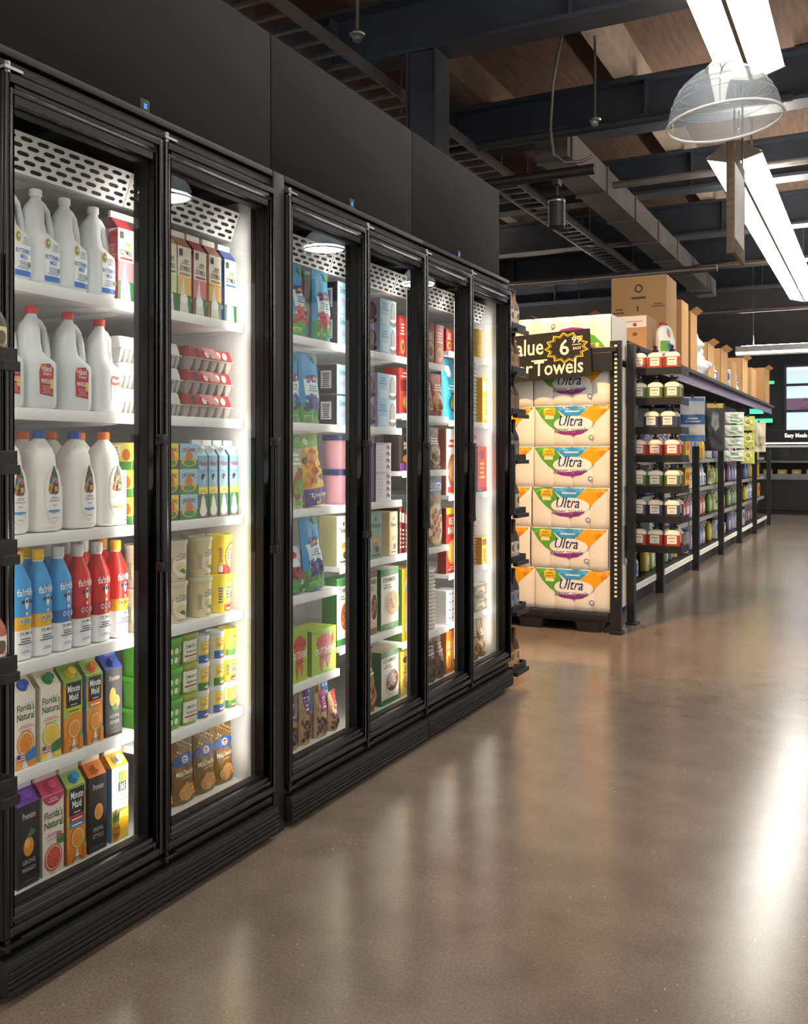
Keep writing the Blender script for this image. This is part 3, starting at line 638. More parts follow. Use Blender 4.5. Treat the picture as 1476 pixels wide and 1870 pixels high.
def cabinet(name_label, y0, ym, y1, cols, liners):
    cab = empty('refrigerated_cabinet', (0, (y0 + y1) / 2, 0), 0, name_label, 'display fridge', 'glass door refrigerated cabinets')
    O = -(y0 + y1) / 2
    made = []
    def bl(b, nm, mat, par=None, **k): o = b.build(nm, mat, par or cab, **k); made.append((o, par)); return o
    # everything below is laid out in shop coordinates, then shifted under the cabinet's own base point
    f = MB(); f.box(-2.32, -1.56, y0 + .0015, (2.2105 if y1 < 2.2 else y1) - .0015, 1.858, 2.27); bl(f, 'fascia', FASCIA, bevel=.002)
    r = MB(); r.box(-2.32, -1.535, y0, y1, 1.812, 1.857); r.box(-1.535, -1.512, y0, y1, 1.84, 1.857); r.box(-1.535, -1.520, y0, y1, 1.815, 1.835); bl(r, 'header_rail', BLACK, bevel=.002)
    s = MB(); s.box(-2.32, -1.555, y0, y1, .095, .126); s.box(-1.555, -1.515, y0, y1, .095, .112); bl(s, 'sill_rail', BLACK, bevel=.002)
    k = MB(); k.box(-1.53, -1.492, y0 + .004, y1 - .004, .02, .088)
    for i, zz in enumerate((.03, .042, .052, .066, .078)): k.box(-1.494, -1.4885 + .001 * (i % 2), y0 + .004, y1 - .004, zz - .0025, zz + .0025)
    bl(k, 'kick_plate', BLACK, bevel=.001)
    p = MB(); p.box(-2.3, -1.535, y0 + .01, y1 - .01, 0, .094); bl(p, 'plinth', RUBBER, smooth=0)
    li = MB(); li.box(-2.32, -2.12, y0, y1, .126, 1.812); li.box(-2.12, -1.60, y0 + .004, y1 - .004, .126, DECK)
    for zz in [x * .034 + .2 for x in range(43)]:
        for yy in (y0 + .08, ym, y1 - .08): li.box(-2.1205, -2.1195, yy - .004, yy + .004, zz, zz + .018, '1c1c1e')
    bl(li, 'liner', LINER, smooth=0)
    for side_y in liners:
        w = MB(); w.box(-2.12, -1.565, side_y[0], side_y[1], .126, 1.812); bl(w, 'side_liner', WHITE, smooth=0)
    cp = MB(); cp.box(-2.12, -1.56, y0 + .004, y1 - .004, 1.775, 1.811); bl(cp, 'canopy', RUBBER, smooth=0)
    for yy, ww in ((y0, .032), (ym, .032), (y1, .032)):
        a, c = max(y0, yy - ww), min(y1, yy + ww)
        m = MB(); m.box(-1.565, -1.550, a, c, .126, 1.812); bl(m, 'mullion', BLACK, bevel=.002)
        t = MB(); t.box(-1.575, -1.566, max(a + .006, yy - .012), min(c - .006, yy + .012), .22, 1.70); bl(t, 'light_tube', LED, smooth=0)
    for (ca, cb, zs, dk) in cols:
        gr = MB(); gr.add([(x, y, z) for y in (ca + .002, cb - .002) for x, z in ((-1.615, 1.745), (-1.645, 1.668), (-2.1, 1.70), (-2.1, 1.765))], [(0, 1, 2, 3), (7, 6, 5, 4), (0, 4, 5, 1), (1, 5, 6, 2), (2, 6, 7, 3), (3, 7, 4, 0)])
        go = bl(gr, 'air_grille', WHITE, smooth=0)
        sl = Art(lambda u, v, o, ca=ca, cb=cb: (-1.645 + .03 * v + o, ca + .004 + u * (cb - ca - .008), 1.668 + .077 * v - o * .4))
        n = max(6, int((cb - ca) / .044))
        for i in range(5):
            for j in range(n + 1):
                u = (j + (.5 if i % 2 else 0)) / n; hw = .36 / n
                u0, u1 = max(.005, u - hw), min(.995, u + hw)
                if u1 - u0 < .3 / n: continue
                v = .12 + .185 * i; hv = .052; e = min(.12 / n, (u1 - u0) * .3)
                sl.poly([(u0 + e, v - hv), (u1 - e, v - hv), (u1, v - hv * .3), (u1, v + hv * .3), (u1 - e, v + hv), (u0 + e, v + hv), (u0, v + hv * .3), (u0, v - hv * .3)], '0c0c0d'); sl.l = 1
        made.append((sl.done(go, 'slot_grille', RUBBER), go))
        for z in zs:
            b = MB(); b.box(-2.11, -1.603, ca + .002, cb - .002, z - .018, z); b.box(-1.604, SX, ca + .001, cb - .001, z - .024, z + .0015)
            so = bl(b, 'shelf', WHITE, bevel=.0015)
            for yy in (ca + .012, cb - .016):
                br = MB(); br.add([(x, y, q) for y in (yy, yy + .004) for x, q in ((-2.11, z - .019), (-1.66, z - .019), (-1.70, z - .025), (-2.11, z - .036))], [(0, 1, 2, 3), (7, 6, 5, 4), (0, 4, 5, 1), (1, 5, 6, 2), (2, 6, 7, 3), (3, 7, 4, 0)])
                bl(br, 'bracket', WHITE, so, smooth=0)
    ds = [make_door(cab, y0, ym, 0), make_door(cab, ym, y1, 1)]
    for d in ds: made.append((d, None)); made.extend((c, d) for c in d.children)
    c = MB(); c.box(-1.562, -1.5585, ym - .016, ym + .016, 1.872, 1.908); co = bl(c, 'controller', RUBBER, bevel=.001)
    da = Art(lambda u, v, o: (-1.5585 + o, ym - .014 + u * .028, 1.874 + v * .032)); da.text('35', .34, .36, .72, .74, '2a6cff')
    made.append((da.done(co, 'digits', DIGIT), co))
    for o, par in made:
        if par is None: o.location.y += O
    return cab
cabinet('black two door glass front fridge beside the filler post, shelving milk and juice', 1.245, 1.696, 2.153,
        [(1.268, 1.715, (S1, S2, S3, S4, A5), 0), (1.715, 2.140, (S1, S2, S3, S4, B5), 0)], [(1.246, 1.266), (2.142, 2.152)])
cabinet('black two door glass front freezer past the filler post, with frozen fruit bags', 2.212, 2.668, 3.113,
        [(2.236, 2.661, (S1, S2, S3, S4, B5), 0), (2.661, 3.111, (S1, S2, S3, .692, .4235), 0)], [(2.213, 2.233)])
cabinet('black two door glass front freezer at the far end, with pizza boxes', 3.113, 3.545, 4.008,
        [(3.114, 3.535, (S1, 1.2186, 1.002, .692, B5), 0), (3.535, 3.984, (1.4945, 1.207, .896, .567, .3624), 0)], [(3.986, 4.007)])
fp = MB(); fp.box(-2.30, -1.512, 2.156, 2.209, 0, 1.857)
props(fp.build('filler_post', BLACK, None, 30, .002), 'narrow black filler post between the first two glass door fridges', 'filler panel')
# lamps behind the door posts
def area(name, loc, rot, sx, sy, e, col='fff6ea', spread=PI):
    l = bpy.data.lights.new(name, 'AREA'); l.shape = 'RECTANGLE'; l.size = sx; l.size_y = sy; l.energy = e; l.color = lin(col); l.spread = spread
    o = bpy.data.objects.new(name, l); COL.objects.link(o); o.location = loc; o.rotation_euler = rot; return o
for i, (yy, k, sgn) in enumerate(((1.30, .7, 1), (1.69, 1, 0), (2.10, .9, -1), (2.265, .7, 1), (2.665, 1, 0), (3.112, 1.2, 0), (3.545, 1.1, 0), (3.95, .9, -1))):
    area('door_post_lamp', (-1.583, yy, .95), (0, PI / 2, 0), 1.5, .03, 1.1 * k)

# ------------------------------------------------------------------ stock in the fridges
DOOR = ['first', 'second', 'third', 'fourth', 'fifth', 'sixth']
SH = ['on top shelf', 'on second shelf', 'on third shelf', 'on fourth shelf', 'on fifth shelf', 'on bottom deck']
PF = 1.612
def at(px0, px1, ytop, z):
    y0, y1 = along(px0, PF), along(px1, PF)
    return (y0 + y1) / 2, (y1 - y0) * .985, height((px0 + px1) / 2, ytop, PF) - z - .001
def cx(px, a=1.645): return along(px, a)
G = lambda s, d: s + ' behind the %s door' % d
# first door: jugs of buttermilk
jw, jd = .082, .074
for px in (17, 72, 123.5, 176):
    put('butter', lambda: jug('', 'milk jug', .212, jw, jd, 'e9edf0', 'f4f5f6', art_butter), (-1.612 - jd / 2, cx(px), S1 + .002), random.uniform(-.05, .08), 'white buttermilk jug with blue label', SH[0], 'first', 'white buttermilk jugs')
for i, px in enumerate((3, 65, 131)):
    put('whole', lambda: jug('', 'milk jug', .224, .085, .076, 'dfe3e5', 'd0332f', art_whole), (-1.65, cx(px), S2 + .002), random.uniform(-.04, .06), 'clear milk jug with red label and cap', SH[1], 'first', 'milk jugs with red caps')
put('whole2', lambda: jug('', 'milk jug', .22, .083, .076, 'e9ebec', 'd0332f', art_whole2), (-1.65, cx(188), S2 + .002), .05, 'milk jug with small red and white label', SH[1], 'first', 'milk jugs with red caps')
for i, (px, c) in enumerate(((14, 'b'), (78, 'b'), (142, 'b'), (195, 'o'))):
    cc = '2450a8' if c == 'b' else 'e87426'
    put('oj' + c, lambda: ojjug('', .221, .083, .076, cc, art_oj(c)), (-1.65, cx(px), S3 + .002), random.uniform(-.03, .05), 'white orange juice jug with %s cap, front row' % ('blue' if c == 'b' else 'orange'), SH[2], 'first', 'white orange juice jugs')
for px in (45, 97, 148): put('ojo', lambda: ojjug('', .221, .083, .076, 'e87426', art_oj('o')), (-1.745, along(px, 1.745), S3 + .002), 0, 'orange capped juice jug in back row', SH[2], 'first', 'white orange juice jugs')
BT = {'by': ('blue bottle with yellow band and cap', '3f9fe0', 'f0b62c', 'f2c52e'), 'bw': ('blue bottle with pale cap', '3f9fe0', '2c6fb8', 'e6e8ec'), 'rw': ('red bottle with white cap', 'd3261f', 'b51f1f', 'e8e8ea'), 'ry': ('red bottle with yellow band and cap', 'da2c22', 'f0b62c', 'f2b92a')}
def bottle(k): L = BT[k]; return sport_bottle('', .231, .052, L[1], L[2], L[3])
for px, k in ((31, 'by'), (69, 'by'), (106, 'bw'), (142, 'rw'), (177, 'rw'), (211, 'ry')):
    put('sb' + k, lambda: bottle(k), (-1.64, cx(px, 1.64), S4 + .002), random.uniform(.0, .15), BT[k][0] + ', front row', SH[3], 'first', 'blue and red milk bottles')
for px, k in ((47, 'by'), (83, 'bw'), (118, 'rw'), (152, 'rw'), (186, 'ry')):
    put('sb' + k, lambda: bottle(k), (-1.705, along(px, 1.705), S4 + .002), 0, BT[k][0] + ', back row', SH[3], 'first', 'blue and red milk bottles')
CW = .056
def ctn(px, z, look, shelf, key, f, a=None, door='first', grp='juice cartons', d=None):
    put(key, f, (-1.613 - CW / 2 if a is None else -a, along(px, PF if a is None else a), z + .001), random.uniform(-.03, .05), look, SH[shelf], door, grp)
ctn(46, A5, 'orange juice carton with blue cap', 4, 'fl1', lambda: gable('', .054, CW, .198, 'f0e9dc', 'efe6d6', '2a52b0', art_florida('o', 'e07a22', 'f4a545', 'e98a2a'), 'd8cfc0'))
ctn(93, A5, 'juice carton with large lemon and green cap', 4, 'fl2', lambda: gable('', .056, CW, .198, 'f3ecd9', 'efe3c8', '2f8a50', art_florida('l', 'e3c02c', 'f4dc62', 'edcf40'), 'e3d8c2'))
ctn(134, A5, 'juice carton with black panel and yellow cap', 4, 'mm1', lambda: gable('', .054, CW, .197, 'e9a540', '8fb14a', 'f0cf2a', art_minute('c9d03a', '5a6a1a'), 'b8862e'))
ctn(172.5, A5, 'juice carton with black panel and orange cap', 4, 'mm2', lambda: gable('', .052, CW, .197, 'ee9a30', '9fc05a', 'f0802a', art_minute('ee7a22', 'fff0d0'), '4a90c0'))
ctn(209, A5, 'tall black carton with blue top', 4, 'pr1', lambda: gable('', .052, CW, .198, '16171d', '2447a8', '2447a8', art_premium('lemon', ('CALIFORNIA', 'LEMONADE')), '101116'))
ctn(52, DECK, 'black carton with purple top', 5, 'pr2', lambda: gable('', .058, CW, .216, '1a1a20', '6a35a0', '7a45b0', art_premium('mango', ('GROVE', 'MANGO')), '131318', fin='e8dff0'))
ctn(98, DECK, 'grapefruit juice carton with pink top', 5, 'fl3', lambda: gable('', .058, CW, .216, 'eee2d4', 'c63a66', 'd84a70', art_florida('g', 'd8604a', 'c8443a', 'e0604e', True, False), 'c8b8a6', fin='f2dfe4'))
ctn(140, DECK, 'juice carton with black panel and blue cap', 5, 'mm3', lambda: gable('', .054, CW, .214, 'ee9a30', 'a8c45a', '3a9ad8', art_minute('b83a3a', 'f8e0d0', '3a86c8'), 'b06a20', fin='f0f0ea'))
ctn(179.5, DECK, 'black carton with orange top', 5, 'pr3', lambda: gable('', .053, CW, .216, '18171a', 'ec7a22', 'f08a30', art_premium('half', ('ORIGINAL', 'STYLE')), '131215', fin='f4d8b8'))
ctn(220, DECK, 'white and yellow carton with pineapple', 5, 'o365', lambda: gable('', .053, CW, .217, 'f6f5f0', 'f2c42a', 'f2eee0', art_365, '6a9ac0', fin='f4f0dc'))
for px, k, l in ((42, 'fl3', 'pink topped carton in back row'), (80, 'fl2', 'green capped carton in back row'), (117, 'mm3', 'blue capped carton in back row'), (153, 'pr3', 'orange topped carton in back row')):
    ctn(px, DECK, l, 5, k, None, 1.735)
# second door
CS = .055
for px, c, fl, sd, tp, lk in ((231, 'b83038', 'd87a80', 'e6dcd0', 'a8242c', 'red topped'), (258, '5a3524', '8a5a3c', '6a3c28', '5a3a2c', 'chocolate brown'), (284, 'c86a2a', 'e0b040', 'e4dccb', 'a8622e', 'caramel topped'), (311, '2f7a3e', 'c8d8a0', '3f7a44', 'c8b090', 'green'),
                         (338, 'c8792a', 'e6b84a', 'e8e0d0', 'a87a5a', 'tan topped'), (366, 'a8242c', 'd4707a', 'e8ded2', 'a8303a', 'crimson topped'), (394, 'c07a2a', 'e0a83a', 'e4dccb', 'b0683a', 'orange topped'), (422, '2a62b8', 'd8e4f0', 'd8dce6', '2a50a0', 'blue topped')):
    ctn(px, S1, lk + ' soy milk carton with white pour', 0, 'soy' + c, lambda: gable('', .052, CS, .216, 'ece4d4', tp, None, art_soy(c, fl), sd, 'soy_milk_carton', 'soy milk carton', 'e9e6e2', art_side_soy(c)), door='first' if px < 270 else 'second', grp='soy milk cartons')
for px0, px1, dr in ((223, 278, 'first'), (281, 338, 'second')):
    y, w, h = at(px0, px1, 600, S2)
    for i in range(3): put('eggg', lambda: egg('', w, .105, .062, 'c9c7c3', 'bdbab5'), (-1.668, y + random.uniform(-.003, .003), S2 + .001 + .0625 * i), 0, 'grey pulp egg carton', SH[1], dr, 'grey egg cartons', ('bottom', 'middle', 'top')[i])
y, w, h = at(341, 431, 600, S2)
for i in range(3): put('eggr', lambda: egg('', w, .105, .062, '9f1f28', 'a9a19a', art_egg), (-1.668, y - .004 * (2 - i), S2 + .001 + .0625 * i), .02 * i, 'red printed egg carton', SH[1], 'second', 'red egg cartons', ('bottom', 'middle', 'top')[i])
for n, (px0, px1, k, nn, dr) in enumerate(((224, 242, 'w', 2, 'first'), (243, 269, 'y', 3, 'first'), (302, 328, 'b', 3, 'second'), (330, 363, 'c', 3, 'second'))):
    y, w, h = at(px0, px1, 900, S3)
    def mk():
        def ar(a):
            if k == 'w': a.lines(.1, .15, .9, .85, 6, '7a7a80'); return
            a.rect(0, 0, 1, .35, '3f8a48' if k != 'b' else '2f6f4a'); a.rect(0, .35, 1, 1, {'y': 'e9dc6a', 'b': 'e8d44a', 'c': '9fcbe4'}[k])
            a.ell(.5, .3, .42, .22, 'e8a83a' if k != 'c' else 'd8b25a').ell(.5, .24, .3, .12, '4a8a3a'); a.ell(.5, .5, .2, .2, 'c87a3a')
            a.text('COUNTRY' if k == 'y' else 'ORGANIC', .12, .62, .88, .8, 'a8342c', 0, .06)
        return box('', w, .09 if k != 'w' else .06, .0655, 'e8e0b0' if k != 'w' else 'eceae6', ar, {'w': 'e2e0dc', 'y': 'd8cc5a', 'b': '5f9a4a', 'c': 'b8323a'}[k], name='butter_box', cat='butter box', sideart=art_lines('f0e8d0') if k == 'c' else (lambda a: (a.rect(0, 0, 1, .3, '4a8a44'), a.rect(.08, .5, .6, .92, 'f2efd8'), a.lines(.12, .55, .56, .88, 4, '8a7a4a'), a.ell(.8, .55, .14, .22, 'b8642c'))) if k != 'w' else art_lines('9a9aa0'))
    for i in range(nn): put('bb' + k, mk, (-1.66, y, S3 + .001 + .066 * i), random.uniform(-.03, .03), {'w': 'white and grey butter box', 'y': 'yellow and green butter box', 'b': 'butter box with yellow scenic front', 'c': 'pale blue butter box with red side'}[k], SH[2], dr, 'stacked butter boxes', (('bottom', 'top') if nn == 2 else ('bottom', 'middle', 'top'))[i])
for px in (373, 391, 410, 429): ctn(px, S3, 'slim cream carton, blue over yellow', 2, 'cream', lambda: gable('', .038, .05, .208, '9fc6dc', 'b8d6e6', 'f4f4f2', art_cream, '4a7a9a', 'cream_carton', 'cream carton', 'f2f4f4'), door='second', grp='slim cream cartons')
for px in (254, 320):
    for i in range(2): put('tubb', lambda: tub('', .029, .0325, .107, 'd8ccb2', 'd8cfbb', art_country), (-1.648, cx(px), S4 + .001 + .1075 * i), -.5 if px < 300 else -.1, 'beige spread tub', SH[3], 'first' if px < 270 else 'second', 'beige spread tubs', ('bottom', 'top')[i])
for i in range(2): put('tubc', lambda: tub('', .029, .0325, .107, 'e2d6a6', 'e6dfc2', art_country), (-1.648, cx(366), S4 + .001 + .1075 * i), .2, 'cream tub with green ribbon', SH[3], 'second', 'cream tubs with green ribbon', ('bottom', 'top')[i])
put('tuby', lambda: tub('', .031, .035, .107, 'f0d03a', 'f2dc3e', art_better), (-1.65, cx(402), S4 + .1085), .35, 'yellow tub with red ring, on top of a similar tub', SH[3], 'second', 'yellow spread tubs')
put('tubz', lambda: tub('', .031, .035, .107, 'f0d83c', 'f2dc3e', art_better2), (-1.65, cx(402), S4 + .001), .3, 'yellow tub with red base band, beneath another tub', SH[3], 'second', 'yellow spread tubs')
for i in range(2): put('tubb', None, (-1.735, along(352, 1.735), S4 + .001 + .1075 * i), 0, 'beige tub in the back row', SH[3], 'second', 'beige spread tubs', ('bottom', 'top')[i])
for px in (264, 303):
    for i in range(3): put('tubl', lambda: tub('', .034, .038, .078, '5fae3c', '5fbf32', art_leaf, p=5), (-1.655, cx(px), B5 + .001 + .0785 * i), 0, 'square tub with bright green lid', SH[4], 'first' if px < 270 else 'second', 'bright green square tubs', ('bottom', 'middle', 'top')[i])
for i in range(3): put('tubo', lambda: tub('', .025, .027, .079, '8f9c38', 'a8b04c', art_olive, p=5), (-1.642, cx(336, 1.642), B5 + .001 + .0795 * i), -.02, 'olive square tub', SH[4], 'second', 'olive square tubs', ('bottom', 'middle', 'top')[i])
for px, rowk in ((364, ('l', 'm', 'l')), (392, ('l', 'm', 'l')), (414, ('m', 'b', 'y'))):
    for i in range(3):
        k = rowk[i]
        f = {'l': lambda: tub('', .0225, .025, .0735, 'e8e4d4', 'e4e9ee', art_lakes('2a68b0')), 'm': lambda: tub('', .0225, .025, .0735, 'e8e4d4', 'eef0f0', art_lakes('4a8a3a')), 'b': lambda: tub('', .0225, .025, .0735, 'f0dc4a', 'f2f0e2', art_better2), 'y': lambda: tub('', .0225, .025, .0735, 'e6e05a', 'e8e23c', art_lime)}[k]
        put('tl' + k, f, (-1.642, cx(px, 1.642), B5 + .001 + .074 * i), .25 + .05 * i, {'l': 'small butter tub with blue band', 'm': 'small butter tub with green band', 'b': 'small yellow butter tub with white lid', 'y': 'small lime tub with yellow lid'}[k] + ', %s layer' % ('bottom', 'middle', 'top')[i], SH[4], 'second', 'small butter tubs')
for i, px in enumerate((292, 334, 374, 409)): put('shred', lambda: pouch('', .085, .176, .028, '8a6420', art_shred, 'cheese_bag', 'cheese bag', .3, 3), (-1.64 - .002 * i, cx(px, 1.64), DECK + .001), .0, 'shredded cheese bag with blue oval', SH[5], 'second', 'shredded cheese bags', tilt=(0, -.03))

# third to sixth doors
def C1(px): return 490 + px / 3.209
COLS = [(2.236, 2.661, (S1, S2, S3, S4, B5)), (2.661, 3.111, (S1, S2, S3, .692, .4235)), (3.114, 3.535, (S1, 1.2186, 1.002, .692, B5)), (3.535, 3.984, (1.4945, 1.207, .896, .567, .3624))]
def item(key, f, c0, c1, yt, z, look, shelf, door, grp=None, d=.07, rz=0, level=None, dz=0, tilt=(0, 0), back=0, crop=1):
    px0, px1 = C1(c0), C1(c1); yt = (330 if crop == 1 else 760) + yt / 3.209
    y, w, h = at(px0, px1, yt, z + dz)
    ca, cb, zs = min(COLS, key=lambda q: abs(y - (q[0] + q[1]) / 2) - (q[1] - q[0]) / 2)
    ya, yb = max(y - w / 2, ca + .003), min(y + w / 2, cb - .004); y, w = (ya + yb) / 2, yb - ya
    h = min([h] + [q - .027 - z - dz for q in zs if q > z + .02] + [1.662 - z - dz]); d = d or w
    return put(key, lambda: f(w, d, h), (-1.613 - d / 2 - back, y, z + .001 + dz), rz, look, SH[shelf], door, grp, level, tilt)
def bagf(base, art, seed=1, wr=.3, name='frozen_fruit_bag', cat='frozen fruit bag', t=.05): return lambda w, d, h: pouch('', w * 1.02, h, t, base, art, name, cat, wr, seed)
def boxf(col, art, sidec=None, topc=None, sideart=None, name='frozen_meal_box', cat='frozen food box'): return lambda w, d, h: box('', w, d, h, col, art, sidec, topc, sideart, name, cat)
item('d_straw', bagf('3fa8dc', art_dole('straw')), 150, 242, 480, S1, 'light blue frozen strawberry bag', 0, 'third', d=.05, tilt=(0, -.03))
item('d_dark', bagf('8a2430', art_dole('rasp'), 5, .4), 246, 292, 510, S1, 'narrow dark red berry bag between two blue bags', 0, 'third', d=.05, back=.03)
item('d_rasp', bagf('3fa8dc', art_dole('rasp'), 2), 290, 385, 500, S1, 'light blue frozen raspberry bag', 0, 'third', d=.05)
sk = boxf('a9d4ea', art_skinny(), '32262a', 'b8dced', art_side_skinny, 'ice_cream_box', 'ice cream box')
for i, yt in enumerate((785, 620)): item('skinny', sk, 408, 500, 785, S1, 'pale blue ice cream box', 0, 'third', 'pale blue ice cream boxes', .1, 0, ('bottom', 'top')[i], dz=(0, .106)[i])
item('d_blue', bagf('2f9ad6', art_dole('blue'), 7), 145, 208, 1000, S2, 'blue frozen blueberry bag', 1, 'third', 'frozen blueberry bags', d=.05)
item('d_blue2', bagf('2f9ad6', art_dole('blue'), 8), 212, 322, 1010, S2, 'blue frozen blueberry bag', 1, 'third', 'frozen blueberry bags', d=.05)
for i in range(2): item('skinny2', sk, 398, 500, 1262, S2, 'pale blue ice cream box with dark side', 1, 'third', 'pale blue ice cream boxes', .11, 0, ('bottom', 'top')[i], dz=(0, .104)[i])
item('clearveg', bagf('b0b4a0', art_bag('6fae3a', 'a8623a'), 9, .5, 'frozen_vegetable_bag', 'frozen vegetable bag'), 140, 226, 112, S3, 'clear snack bag with green top', 2, 'third', d=.05, crop=2)
item('tropical', bagf('e9b92e', art_trop, 11), 250, 360, 118, S3, 'yellow and purple tropical fruit bag', 2, 'third', d=.05, tilt=(.1, -.06), crop=2)
for px in (414,):
    for i in range(2): put('pinktub', lambda: tub('', .05, .055, .118, 'e6a8b8', '26306e', art_pinktub, name='ice_cream_tub', cat='ice cream tub', lidh=.02), (-1.675, along(C1(px), 1.675), S3 + .001 + .1185 * i), .1, 'pink ice cream tub with navy lid', SH[2], 'third', 'pink ice cream tubs', ('bottom', 'top')[i])
item('jam', bagf('c8d4e0', lambda a: (a.rect(0, 0, 1, .3, '3f8a3a'), a.rect(0, .3, 1, .55, '8a2434'), a.ell(.4, .8, .2, .08, 'd8342c'), a.text('Dole', .25, .72, .6, .84, 'd8342c')), 13, .5), 147, 230, 775, S4, 'short white and red berry bag', 3, 'third', d=.05, tilt=(-.06, -.08), crop=2)
item('d_blue3', bagf('3a9cd8', art_dole('blue'), 15), 245, 352, 590, S4, 'tall leaning blue blueberry bag', 3, 'third', d=.045, tilt=(.07, -.05), crop=2)
item('cream_t', boxf('f0ecd8', art_till('cream', '2b3f6c'), 'e6e0a0', 'f4f0dc', name='ice_cream_box', cat='ice cream box'), 392, 482, 585, .692, 'cream ice cream box', 3, 'third', None, .07, crop=2)
item('outs1', boxf('a8c43c', art_outshine, '7f9a2c', 'b2cc44', name='fruit_bar_box', cat='fruit bar box'), 130, 232, 1250, B5, 'lime green fruit bar box', 4, 'third', 'lime green fruit bar boxes', .1, crop=2)
item('outs2', boxf('a8c43c', art_outshine, '7f9a2c', 'b2cc44', name='fruit_bar_box', cat='fruit bar box'), 256, 416, 1240, B5, 'large lime green fruit bar box', 4, 'third', 'lime green fruit bar boxes', .1, crop=2)
item('nood', boxf('efe9dc', art_noodle(), '3c7a3a', '3c8a3f'), 398, 480, 950, .4235, 'white and green noodle meal box', 4, 'third', None, .06, crop=2)
gr = lambda c, s: bagf('b3966c', art_granola(c), s, .4, 'granola_pouch', 'granola pouch', .035)
C3 = lambda px: (px / 2.952) * 3.209
for i, (a0, a1, yt, c, lk) in enumerate(((120, 176, 520, '8a2a4a', 'brown granola pouch with maroon panel'), (188, 250, 478, '6a3a8a', 'brown granola pouch with violet panel'), (268, 340, 485, 'b03a80', 'brown granola pouch with magenta panel'), (346, 392, 480, 'a8303a', 'brown granola pouch with red panel'))):
    y, w, h = at(490 + a0 / 2.952, 490 + a1 / 2.952, 1100 + yt / 2.952, DECK)
    put('gran%d' % i, lambda: pouch('', w, h, .035, 'b3966c', art_granola(c), 'granola_pouch', 'granola pouch', .4, 20 + i, mat=P_MATTE), (-1.635, y, DECK + .001), .1, lk, SH[5], 'third', 'granola pouches')
for i, (a0, a1, yt) in enumerate(((386, 432, 345), (340, 384, 400))):
    y, w, h = at(490 + a0 / 2.952, 490 + a1 / 2.952, 1100 + yt / 2.952, DECK)
    put('oval%d' % i, lambda: pouch('', w, h, .04, 'd8a85a', art_oval, 'nugget_bag', 'frozen nugget bag', .25, 30 + i), (-1.70 if i == 0 else -1.735, y, DECK + .001), 0, 'tan bag with blue oval label', SH[5], 'third', 'tan nugget bags')
# fourth door
sw = boxf('bcd8e6', art_sandwich(), 'a8a0c0', 'c6dfea', art_side_sand, 'ice_cream_box', 'ice cream box')
for i in range(2): item('sand', sw, 657, 752, 858, S1, 'pale ice cream sandwich box', 0, 'fourth', 'ice cream sandwich boxes', .12, 0, ('bottom', 'top')[i], dz=(0, .1)[i])
item('redb', boxf('b83430', art_red, 'c83c38', 'c04038'), 757, 806, 790, S1, 'tall red frozen meal box', 0, 'fourth', 'red frozen meal boxes', .07)
item('redb2', boxf('b83430', art_red, 'c83c38', 'c04038'), 808, 862, 800, S1, 'tall red frozen meal box', 0, 'fourth', 'red frozen meal boxes', .07)
for i in range(2): item('sand2', sw, 643, 752, 1290, S2, 'pale ice cream sandwich box', 1, 'fourth', 'ice cream sandwich boxes', .1, 0, ('bottom', 'top')[i], dz=(0, .098)[i])
item('nobox', boxf('b03a30', art_no, 'c0453c', '8a2a24'), 762, 850, 1100, 1.2186, 'red meal box with dark banner', 1, 'fourth', None, .07)
ob = boxf('e8e4e8', art_oreo, '6a4a78', 'eeeaee', None, 'ice cream box'.replace(' ', '_'), 'ice cream box')
for i in range(2): item('oreo', ob, 632, 722, 325, S3, 'white and purple ice cream bar box', 2, 'fourth', 'ice cream bar boxes', .07, 0, ('bottom', 'top')[i], dz=(0, .105)[i], crop=2)
item('bjbox', boxf('3a2c26', art_ben, '5a5048', '4a3c34', name='ice_cream_box', cat='ice cream box'), 768, 850, 115, 1.002, 'dark ice cream box with black oval', 2, 'fourth', None, .07, crop=2)
item('tgreen', boxf('8fa89a', art_till('green', '2c4a44'), 'b8b8a0', '9fb4a8', name='ice_cream_box', cat='ice cream box'), 592, 668, 560, .692, 'sage green ice cream box', 3, 'fourth', None, .07, crop=2)
item('tcream', boxf('ecd6a0', art_till('cream', '5a4a24'), 'e6cfa8', 'f0dcb0', name='ice_cream_box', cat='ice cream box'), 712, 760, 560, .692, 'cream and gold ice cream box', 3, 'fourth', None, .09, crop=2)
for i, (a0, a1, c) in enumerate(((764, 782, 'a8302c'), (784, 800, '2a2426'), (802, 822, 'b23a30'), (824, 850, '2f6a4a'))): item('thin%d' % i, boxf(c, art_lines('e8d8c0'), '2a2022', c), a0, a1, 540 + 8 * i, .692, ('thin red pizza box on its edge beside cream box', 'thin black pizza box on its edge', 'thin brick red pizza box on its edge', 'thin dark green pizza box on its edge')[i], 3, 'fourth', 'thin pizza boxes on edge', .14, crop=2)
item('lean1', boxf('d8c8b0', art_noodle('8a6a4a', '6a3a24'), '8a6a50', 'c8b090'), 590, 640, 900, .4235, 'brown and white rice meal box', 4, 'fourth', None, .06, crop=2)
item('lean2', boxf('eceade', art_noodle('4a8a5a', 'c89a5a'), '2f6a3a', 'e0dccc'), 662, 765, 890, .4235, 'white noodle meal box with green side', 4, 'fourth', None, .06, crop=2)
item('ylw', boxf('e9bf2c', lambda a: (a.ell(.5, .75, .34, .12, 'f2e6c0'), a.ell(.5, .72, .24, .08, '8ab0a0'), a.ell(.5, .4, .36, .16, 'f4d87a'), a.ell(.5, .2, .3, .1, 'f0e8d8')), '4a6a2c', 'e9c84a'), 786, 856, 890, B5, 'tall yellow breakfast box', 4, 'fourth', None, .08, crop=2)
